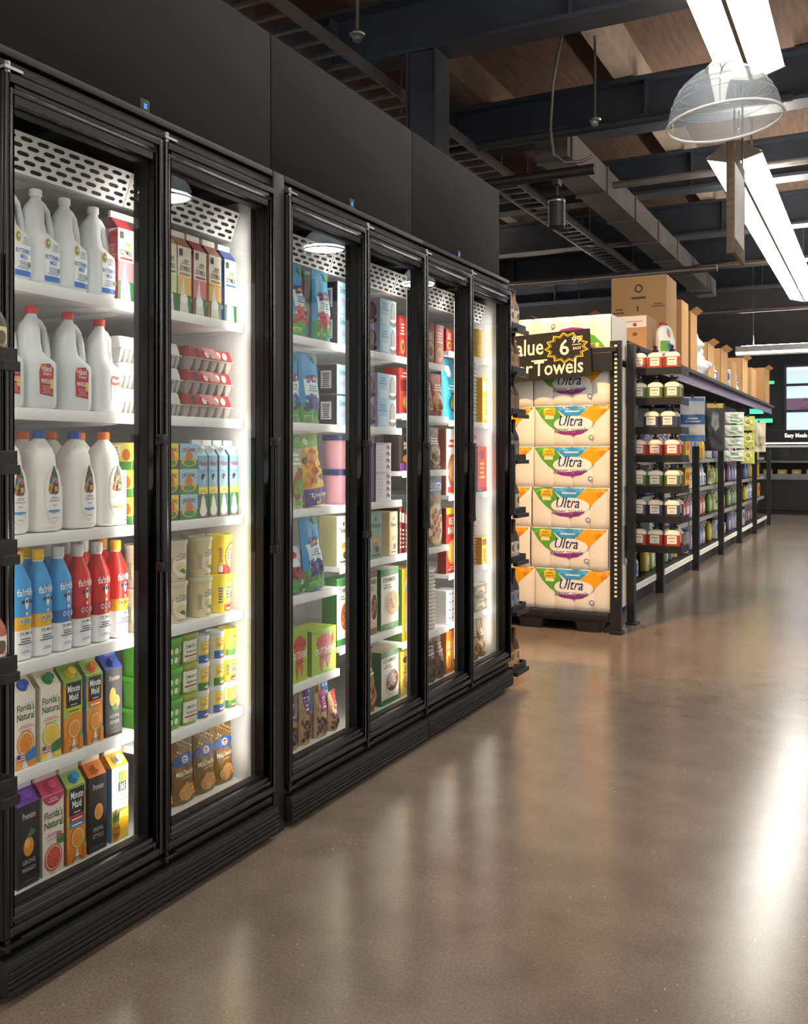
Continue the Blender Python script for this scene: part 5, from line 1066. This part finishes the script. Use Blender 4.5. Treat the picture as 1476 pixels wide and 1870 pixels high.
# ------------------------------------------------------------------ aisle shelving
BY = [5.98, 7.36, 8.92, 10.42, 11.85, 13.36, 15.1]
LVZ = (.13, .44, .74, 1.02)
GRP_BAY = 'black aisle shelving bays'
for i in range(6):
    y0, y1 = BY[i], BY[i + 1]; ym = (y0 + y1) / 2
    t = empty('shelving_bay', (-2.0, ym, 0), 0, 'black steel shelving bay, %s from the paper towels' % ORD[i], 'shelving', GRP_BAY); L = (y1 - y0) / 2 - .002
    b = MB(); b.box(-.06, -.02, -L, L, 0, 1.79); b.build('back_panel', RACK, t, 0)
    b = MB(); b.box(-.02, .44, -L, L, .10, .125); b.box(.40, .415, -L, L, 0, .10)
    b.build('base_deck', RACK, t, 0)
    b = MB(); b.box(.44, .448, -L, L, .10, .145)
    for k in range(int(2 * L / .05)): b.box(.448, .4485, -L + .02 + k * .05, -L + .045 + k * .05, .112, .138, 'd8d4cc')
    b.build('price_rail', P_MATTE, t, 0).data.materials[0] = P_MATTE
    for z in LVZ[1:]:
        b = MB(); b.box(-.02, .40, -L, L, z - .025, z - .002); s = b.build('shelf', RACK, t, 0)
        b = MB(); b.box(.40, .406, -L, L, z - .035, z + .004, '8f9296'); b.build('price_rail', P_MATTE, s, 0)
    b = MB(); b.box(-.42, .55, -L, L, 1.765, 1.795); s = b.build('top_shelf', RACK, t, 0)
    b = MB(); b.add([(.50, -L, 1.795), (.50, L, 1.795), (.515, L, 1.672), (.515, -L, 1.672), (.50, -L, 1.672), (.50, L, 1.672)], [(0, 3, 2, 1), (0, 1, 5, 4), (4, 5, 2, 3), (0, 4, 3), (1, 2, 5)], '7d6488'); b.build('purple_rail', P_FILM, s, 0)
    b = MB(); b.box(.44, .50, L - .05, L, 0, 1.14)
    u = b.build('upright', RACK, t, 0, .002)
    m = MB(); [m.box(.455, .463, L - .0505, L - .05, .15 + .05 * k, .165 + .05 * k) for k in range(19)]
    b = MB(); b.box(-.02, .35, -L + .005, -L + .025, 1.50, 1.53); b.box(-.02, .35, L - .025, L - .005, 1.50, 1.53); b.build('hook_bar', RACK, t, 0)
ep = MB(); ep.box(-2.5, -1.50, 5.94, 5.965, 0, 1.74)
thing(ep, 'pegboard', GREYP, 'grey end panel of the shelving behind the soap rack', 'panel', smooth=0)
# wing of soap shelves
SZ = [.475, .665, .854, 1.05, 1.23, 1.416, 1.607]
SXL, SXR, SYA, SYB = -1.46, -1.13, 6.03, 6.28
sr = empty('soap_rack', (0, 0, 0), 0, 'black seven tier wing rack of pump soap on the shelving end', 'display rack')
b = MB(); b.box(-1.472, -1.462, 5.985, 6.3, .40, 1.69); b.build('mounting_plate', RACK, sr, 0)
for z in SZ:
    b = MB(); b.box(SXL, SXR, SYA, SYB, z - .012, z); b.box(SXL, SXR, SYA - .006, SYA, z - .035, z + .012); b.box(SXR, SXR + .006, SYA - .006, SYB, z - .035, z + .012); b.build('shelf', RACK, sr, 0, .001)
def soap(body, band):
    w, d, h = .098, .062, .112
    b = MB(); secs = [(0, .96, body), (.03, 1, 'ece2cc'), (.12, 1, body), (.70, 1, 'ece2cc'), (.86, .92, 'ece2cc'), (.96, .6, 'ece2cc'), (1, .3, 'ece2cc')]
    b.loft([ring(0, 0, d / 2 * k, w / 2 * k, 4.5 if z < .9 else 2.5, z * h, 20) for z, k, c in secs], cols=[body, body, body, 'efe6d0', 'efe6d0', 'efe6d0', 'efe6d0'])
    o = b.build('soap_bottle', P_PLASTIC, None, 40); props(o, '', 'soap bottle')
    m = MB(); m.lathe([(.018, 0), (.018, .014), (.008, .016), (.006, .03)], 14, '1a1a1c', (0, 0, h)); m.box(-.012, .034, -.011, .011, h + .028, h + .038, '1a1a1c'); m.build('pump', P_PLASTIC, o)
    a = Art(front(w, d, h)); a.rect(.2, .2, .8, .66, 'f4efe2'); a.lines(.28, .5, .72, .6, 1, '6a5a50'); a.lines(.32, .3, .68, .42, 2, 'a89a90'); a.done(o); return o
SC = {'r': ('b0402c', 'rust red'), 'g': ('5f7238', 'olive green'), 'p': ('45405a', 'plum grey')}
for z, k, n in zip(SZ, 'rpgrpgr', (4, 4, 4, 4, 3, 4, 3)):
    for j in range(n):
        xx = SXL + .062 + .104 * j if n < 4 or j < 3 else SXR - .066
        yy = SYA + .04 if j < 3 else SYA + .17
        if n == 3 and k == 'p': xx += .08 if j < 2 else -.02; yy += .11 if j == 2 else 0
        put('soap' + k, lambda: soap(*SC[k]), (xx, yy, z + .001), -PI / 2 + (.5 if j == 3 else (.12 if j == 2 else 0)), SC[k][1] + ' pump soap bottle', 'on %s tier of soap rack' % ORD[6 - SZ.index(z)], '', 'pump soap bottles')
# stock on the aisle shelves
def spray(c, lab, capc):
    b = MB(); w, d, h = .10, .065, .24
    b.loft([ring(0, 0, d / 2 * k, w / 2 * k, 3, z * h, 16) for z, k in ((0, .95), (.03, 1), (.55, 1), (.7, .8), (.8, .34), (.86, .3))], c)
    o = b.build('cleaner_bottle', P_PLASTIC, None, 45); props(o, '', 'cleaner bottle')
    m = MB(); m.box(-.02, .045, -.014, .014, .86 * h, h, capc); m.box(.02, .034, -.006, .006, .74 * h, .86 * h, capc); m.build('trigger', P_PLASTIC, o, 0)
    a = Art(wrap(w, d / 2, w / 2, 3, 0, h), .2); a.rect(.14, .1, .86, .52, lab); a.ell(.5, .36, .24, .08, 'f2f0e4'); a.lines(.25, .14, .75, .24, 2, '6a6a70'); a.done(o); return o
def bjug(c, lab, capc):
    o = jug('', 'detergent jug', .25, .15, .10, c, capc, lambda a: (a.rect(.12, .1, .8, .42, lab), a.ell(.45, .27, .2, .1, 'f2f2ea'), a.lines(.25, .12, .65, .18, 2, 'e0e0e0')), 'detergent_jug', 1.3); return o
def wbox(c, c2): return box('', .14, .12, .2, c, lambda a: (a.ell(.5, .6, .36, .22, c2), a.lines(.2, .1, .8, .3, 3, c2)), name='detergent_box', cat='detergent box')
def wbag(c, c2, s): return pouch('', .155, .24, .09, c, lambda a: (a.rect(.05, .3, .95, .62, c2), a.lines(.2, .35, .8, .55, 2, 'f0f0e8')), 'refill_bag', 'refill bag', .4, s)
KT = [('kA', lambda: spray('8fae62', 'd8dcc0', 'e8e8e4'), 'green cleaner bottle'), ('kB', lambda: spray('d8c23c', 'e8e0b0', '2c2c30'), 'yellow cleaner bottle'), ('kC', lambda: spray('6a7fae', 'c8d4e4', 'e8e8e8'), 'blue cleaner bottle'),
      ('kD', lambda: bjug('dfe4e8', '3f74b8', '2f5fa8'), 'white detergent jug'), ('kE', lambda: bjug('d8a62c', 'a8342c', 'b03028'), 'golden detergent jug'), ('kF', lambda: wbox('c8cfd8', '3f62a0'), 'pale blue detergent box'),
      ('kG', lambda: wbox('e0b83a', 'b8642a'), 'yellow detergent box'), ('kH', lambda: wbag('d4dce4', '5a86b8', 71), 'pale refill bag'), ('kI', lambda: spray('9a86b8', 'dcd4e8', 'f0f0f0'), 'lilac cleaner bottle'), ('kJ', lambda: wbag('b8c49a', '6f8f4a', 72), 'sage green refill bag'), ('kK', lambda: spray('b86a64', 'e8d4cc', 'e8e8e8'), 'rose cleaner bottle')]
seqs = [['kD', 'kD', 'kG', 'kH', 'kH', 'kB', 'kD'], ['kE', 'kB', 'kG', 'kB', 'kF', 'kC', 'kC'], ['kB', 'kJ', 'kG', 'kA', 'kA', 'kJ', 'kA'], ['kB', 'kB', 'kA', 'kJ', 'kB', 'kA', 'kC'],
        ['kC', 'kF', 'kI', 'kD', 'kC', 'kI', 'kF'], ['kA', 'kC', 'kA', 'kJ', 'kA', 'kC', 'kA'], ['kC', 'kI', 'kF', 'kC', 'kI', 'kC', 'kI'], ['kK', 'kK', 'kK', 'kK', 'kI', 'kK', 'kC']]
for bi in range(6):
    y0, y1 = BY[bi] + .1, BY[bi + 1] - .12
    for li, z in enumerate(LVZ):
        n = 7 if bi < 3 else 5
        for j in range(n):
            k = seqs[(bi * 3 + li) % 8 if bi else li][(j + bi) % 7 if bi else j]
            kk = [q for q in KT if q[0] == k][0]
            put(k, kk[1], (-1.70 if k not in ('kD', 'kE') else -1.71, y0 + (y1 - y0) * (j + .5) / n, z + .002), random.uniform(-.15, .15), kk[2], 'on %s shelf, %s bay past the towels' % (('lowest', 'second', 'third', 'upper')[li], ORD[bi]), '', 'cleaning goods on the aisle shelving')
# packs hanging above the shelves
def hang(key, f, px, ztop, look, a=1.53):
    o = f(); o.name = key; o.location = (-a, along(px, a), ztop); o.rotation_euler = (0, 0, -1.25); o['label'] = look
    return o
def hpack(name, cat, w, h, t, base, art, seed):
    o = pouch('', w, h, t, base, art, name, cat, .35, seed)
    for v in o.data.vertices: v.co.z -= h
    for c in o.children:
        for v in c.data.vertices: v.co.z -= h
    m = MB(); m.box(-.01, .004, -.012, .012, -.01, .018); m.build('hang_hook', RACK, o, 0)
    return o
hang('hanging_bag', lambda: hpack('hanging_bag', 'bag', .20, .36, .05, 'c8ccd2', lambda a: (a.rect(0, .38, 1, .6, '2f5f98'), a.rect(0, 0, 1, .14, '3f72ac'), a.rect(.05, .9, .95, .97, '4a86c0'), a.lines(.2, .43, .8, .56, 2, 'c8d8e8')), 81), 1265, 1.53, 'blue and white plastic bag hanging beside the soap rack', 1.36)
hang('rubber_gloves', lambda: hpack('rubber_gloves', 'gloves', .19, .46, .05, '2a2b2c', lambda a: (a.rect(.1, .9, .9, 1, 'c8a24a'), a.poly([(.3, .55), (.38, .85), (.44, .6), (.5, .86), (.56, .6), (.64, .82), (.7, .5), (.5, .4)], '8a8c8e')), 82), 1306, 1.56, 'dark work gloves on a card hanging above the shelves', 1.44)
for i in range(4): hang('sponge_pack', lambda: hpack('sponge_pack', 'sponge pack', .21, .12, .05, 'd8e0d4', lambda a: (a.rect(.05, .1, .95, .4, 'b8ccb8'), a.rect(.3, .5, .7, .8, '8fb09a')), 83 + i), 1341, 1.52 - .135 * i, 'white sponge pack, %s in the column hanging past the gloves' % ORD[i], 1.42)
for i in range(3): hang('scrubber_card', lambda: hpack('scrubber_card', 'scrubber card', .16, .17, .03, 'b8bf62', lambda a: (a.ell(.5, .6, .3, .26, 'd8d888').ell(.5, .6, .18, .16, '8a9440'),), 90 + i), 1366, 1.52 - .197 * i, 'yellow green scrubber card, %s in the column past the sponge packs' % ORD[i], 1.42)
hang('mop_refill', lambda: hpack('mop_refill', 'mop refill', .18, .40, .06, 'cfcab0', lambda a: (a.rect(.1, .2, .9, .5, 'a8a890'),), 97), 1386, 1.50, 'pale mop refill hanging at the far end of the shelving', 1.46)
# cartons stored on top
def carton(look, w, d, h, art=None, flaps=True, tone='c59c69', name='cardboard_box'):
    b = MB(); t = .004
    if flaps:
        for a_ in ((-w / 2, -w / 2 + t, -d / 2, d / 2), (w / 2 - t, w / 2, -d / 2, d / 2), (-w / 2, w / 2, -d / 2, -d / 2 + t), (-w / 2, w / 2, d / 2 - t, d / 2)): b.box(a_[0], a_[1], a_[2], a_[3], 0, h, tone)
        b.box(-w / 2, w / 2, -d / 2, d / 2, 0, t, tone)
    else: b.box(-w / 2, w / 2, -d / 2, d / 2, 0, h, tone)
    o = b.build(name, P_MATTE, None, 0); props(o, look, 'cardboard box', 'cartons stored on top of the shelving')
    if flaps:
        for s in (-1, 1):
            m = MB(); m.add([(s * w / 2, -d / 2, h), (s * w / 2, d / 2, h), (s * (w / 2 + .055), d / 2 - .01, h + .035), (s * (w / 2 + .055), -d / 2 + .01, h + .035)], [(0, 1, 2, 3), (3, 2, 1, 0)], 'd2ad7c'); m.build('flap', P_MATTE, o, 0)
    if art: a = Art(lambda u, v, of: (-w / 2 + u * w, -d / 2 - of, v * h)); art(a); a.done(o)
    return o
T = 1.797
def art_all(a):
    a.ell(.5, .86, .075, .05, '5a4228').ell(.5, .86, .045, .03, 'c59c69'); a.rect(.37, .74, .63, .765, '5a4228'); a.rect(.47, .60, .5, .66, '5a4228'); a.lines(.04, .58, .24, .66, 2, '6a5034'); a.lines(.73, .64, .97, .69, 2, '6a5034')
    a.ell(.49, .46, .10, .07, '5a4228'); a.text('all', .42, .42, .56, .5, 'c59c69', .02); a.rect(.63, .12, .97, .2, '8a6c48'); a.rect(.65, .13, .95, .19, 'c59c69'); a.lines(.67, .14, .93, .18, 1, '6a5034')
o = carton('tall plain cardboard box with an oval print, tallest on the shelving', .44, .40, .70, art_all, False); o.location = (-1.745, 7.75, T)
def art_band(a): a.rect(0, .68, 1, .98, 'e6e0da'); a.ell(.2, .83, .08, .08, 'a89a90').ell(.4, .84, .07, .09, 'c8beb4').ell(.72, .75, .05, .05, '8a5a40'); a.lines(.5, .82, .9, .88, 1, 'b0a49a'); a.rect(.15, .02, .3, .36, 'e8dfd0'); a.ell(.72, .5, .06, .05, '6a4a30')
o = carton('brown cardboard tray with white printed band in front of the tall box', .30, .34, .275, art_band, False, 'b98f63'); o.location = (-1.66, 6.95, T)
o = carton('open cardboard box behind the paper towels', .40, .4, .30); o.location = (-2.15, 7.0, T)
o = put('kL', lambda: jug('', 'detergent jug', .24, .14, .1, 'eef2f0', 'd03a30', lambda a: (a.poly([(.1, .1), (.7, .1), (.6, .42), (.1, .42)], '6fae4a'), a.ell(.6, .25, .14, .1, '3f74b8')), 'detergent_jug', 1.3), (-1.43, 7.02, T + .001), -.9, 'white detergent jug with green label and red cap', 'on top of shelving beside banded box', '')
for i, (x, y, w, d, h, fl, lk) in enumerate(((-1.64, 8.14, .30, .30, .56, False, 'narrow upright cardboard box behind the tall printed box'), (-1.66, 8.55, .34, .34, .52, True, 'tall open cardboard box, second behind the printed box'), (-1.66, 9.62, .3, .4, .36, True, 'small open cardboard box beside the clear bag'),
        (-1.66, 10.28, .36, .5, .36, True, 'open cardboard box at the middle of the shelving top'), (-1.64, 11.15, .28, .4, .32, False, 'closed cardboard box past the middle of the shelving top'), (-1.66, 11.95, .36, .5, .42, True, 'wide open cardboard box, third from the far end'), (-1.64, 12.9, .3, .5, .38, False, 'closed cardboard box, second from the far end of the shelving top'), (-1.66, 14.2, .4, .6, .48, True, 'open cardboard box at the far end of the shelving top'), (-2.12, 11.3, .4, .5, .5, False, 'closed cardboard box set back along the shelving top'))):
    o = carton(lk, w, d, h, None, fl, ('c59c69', 'bd9160', 'cca574')[i % 3]); o.location = (x, y, T)
o = pouch('clear crumpled plastic bag of goods on top of the shelving', .34, .42, .2, 'd8dade', None, 'plastic_bag', 'bag', .6, 99); o.location = (-1.58, 9.08, T)
for i, (y, k) in enumerate(((9.92, 'kD'), (10.72, 'kF'), (11.52, 'kH'))): put(k, None, (-1.56, y, T + .001), -.3, {'kD': 'white jug', 'kF': 'pale blue box', 'kH': 'pale refill bag'}[k], 'on top of the shelving among cartons')

# ------------------------------------------------------------------ far end of the aisle
dl = empty('deli_case', (-.1, 18.3, 0), 0, 'low black chilled food case with lit shelf at the far end', 'chilled display case')
b = MB(); b.box(-1.95, 2.6, -.45, .45, .08, .62); b.box(-1.9, 2.55, -.40, .42, 0, .09); b.box(-1.95, 2.6, .2, .45, .62, 1.28); b.build('base_cabinet', RACK, dl, 0)
b = MB(); b.box(-1.95, 2.6, -.47, -.43, .62, .72); b.build('front_rail', CHROME, dl, 0)
b = MB(); b.box(-1.95, 2.6, -.30, .2, .92, .95); b.build('shelf', CHROME, dl, 0)
b = MB(); b.box(-1.95, 2.6, -.46, .46, 1.28, 1.50); hd = b.build('canopy', RACK, dl, 0, .01)
a = Art(lambda u, v, o: (-1.95 + u * 4.55, -.46 - o, 1.28 + v * .22)); a.text('Easy Meals', .112, .3, .192, .72, 'f4c8a8'); a.done(hd, 'sign_lettering', LED)
b = MB(); b.box(-1.9, 2.55, -.42, -.38, 1.255, 1.275); b.build('light_tube', LENS, dl, 0)
b = MB(); b.add([(-1.94, -.45, .72), (2.59, -.45, .72), (2.59, -.30, 1.26), (-1.94, -.30, 1.26)], [(0, 1, 2, 3)]); b.build('glass_pane', GLASS, dl, 0)
for i in range(12): put('meal', lambda: box('', .15, .12, .17, 'd8b84a', lambda a: (a.rect(.1, .1, .9, .5, 'a8c46a'), a.ell(.5, .7, .3, .15, 'f0e4b8')), name='meal_tub', cat='food tub'), (-1.85 + .24 * i, 18.15, .622), -PI / 2, 'yellow and green food tub', 'in the far chilled case', '', 'food tubs in the chilled case')
b = MB(); b.box(-3.35, -2.45, 17.9, 18.6, 0, 1.9); thing(b, 'dark_cabinet', RACK, 'dark tall cabinet beside the far chilled case', 'cabinet', bevel=.01)
for i, (x, z, w_, h_) in enumerate(((-2.62, 2.25, .22, .09), (-2.25, 1.93, .28, .12), (-2.6, 1.72, .16, .14), (-2.12, 1.74, .36, .10), (-1.98, 2.5, .14, .08))):
    t = empty('neon_sign', (x, 19.93, z), 0, ('small green lit sign, upper one on the dark back wall', 'green lit sign above the wide low one on the back wall', 'small square green lit sign on the dark back wall', 'wide low green lit sign beside the rear window', 'highest small green lit sign on the back wall')[i], 'lit sign')
    b = MB(); b.box(-w_ / 2, w_ / 2, 0, .05, -h_ / 2, h_ / 2); b.build('sign_box', RACK, t, 0)
    b = MB(); b.box(-w_ / 2 + .01, w_ / 2 - .01, -.012, 0, -h_ / 2 + .012, h_ / 2 - .012); b.build('lit_face', NEON, t, 0, .01)
finish_labels()

# ------------------------------------------------------------------ light and camera
def spot(name, loc, tgt, e, col, ang, blend=.6, r=.08):
    l = bpy.data.lights.new(name, 'SPOT'); l.energy = e; l.color = lin(col); l.spot_size = ang; l.spot_blend = blend; l.shadow_soft_size = r
    o = bpy.data.objects.new(name, l); COL.objects.link(o); o.location = loc; o.rotation_euler = (Vector(tgt) - Vector(loc)).to_track_quat('-Z', 'Y').to_euler(); return o
spot('towel_spot', (-1.9, 3.6, 4.0), (-1.75, 5.6, 1.0), 800, 'ffc98a', 1.0)
spot('soap_fill_spot', (-.6, 4.6, 3.9), (-1.3, 6.2, 1.1), 260, 'ffe2c0', .6)  # added fill lamp for the dark soap fronts
spot('shelf_fill_spot', (.9, 8.2, 4.1), (-1.6, 9.6, 1.2), 420, 'ffedd8', 1.1)  # added lamp, brightens the shelving and cartons
spot('shelf_fill_spot', (.9, 11.5, 4.1), (-1.6, 13.0, 1.2), 420, 'ffedd8', 1.1)  # second added lamp, further down the shelving
w = bpy.data.worlds.new('shop_air'); scene.world = w; w.use_nodes = True
w.node_tree.nodes['Background'].inputs[0].default_value = lin('b8b4ae') + (1,); w.node_tree.nodes['Background'].inputs[1].default_value = 1.7
cam = bpy.data.cameras.new('camera'); co = bpy.data.objects.new('camera', cam); COL.objects.link(co)
co.location = (0, 0, EYE); co.rotation_euler = (PI / 2, 0, YAW)
cam.sensor_fit = 'HORIZONTAL'; cam.sensor_width = 36; cam.lens = 36 * F / 1476
cam.shift_x = (738 - CX) / 1476; cam.shift_y = -(935 - CY) / 1476
cam.clip_start = .05; cam.clip_end = 100
scene.camera = co
scene.view_settings.view_transform = 'Standard'; scene.view_settings.look = 'None'; scene.view_settings.exposure = 0
scene.cycles.use_denoising = True
scene.cycles.max_bounces = 7; scene.cycles.diffuse_bounces = 4; scene.cycles.glossy_bounces = 4; scene.cycles.transparent_max_bounces = 16; scene.cycles.sample_clamp_indirect = 6
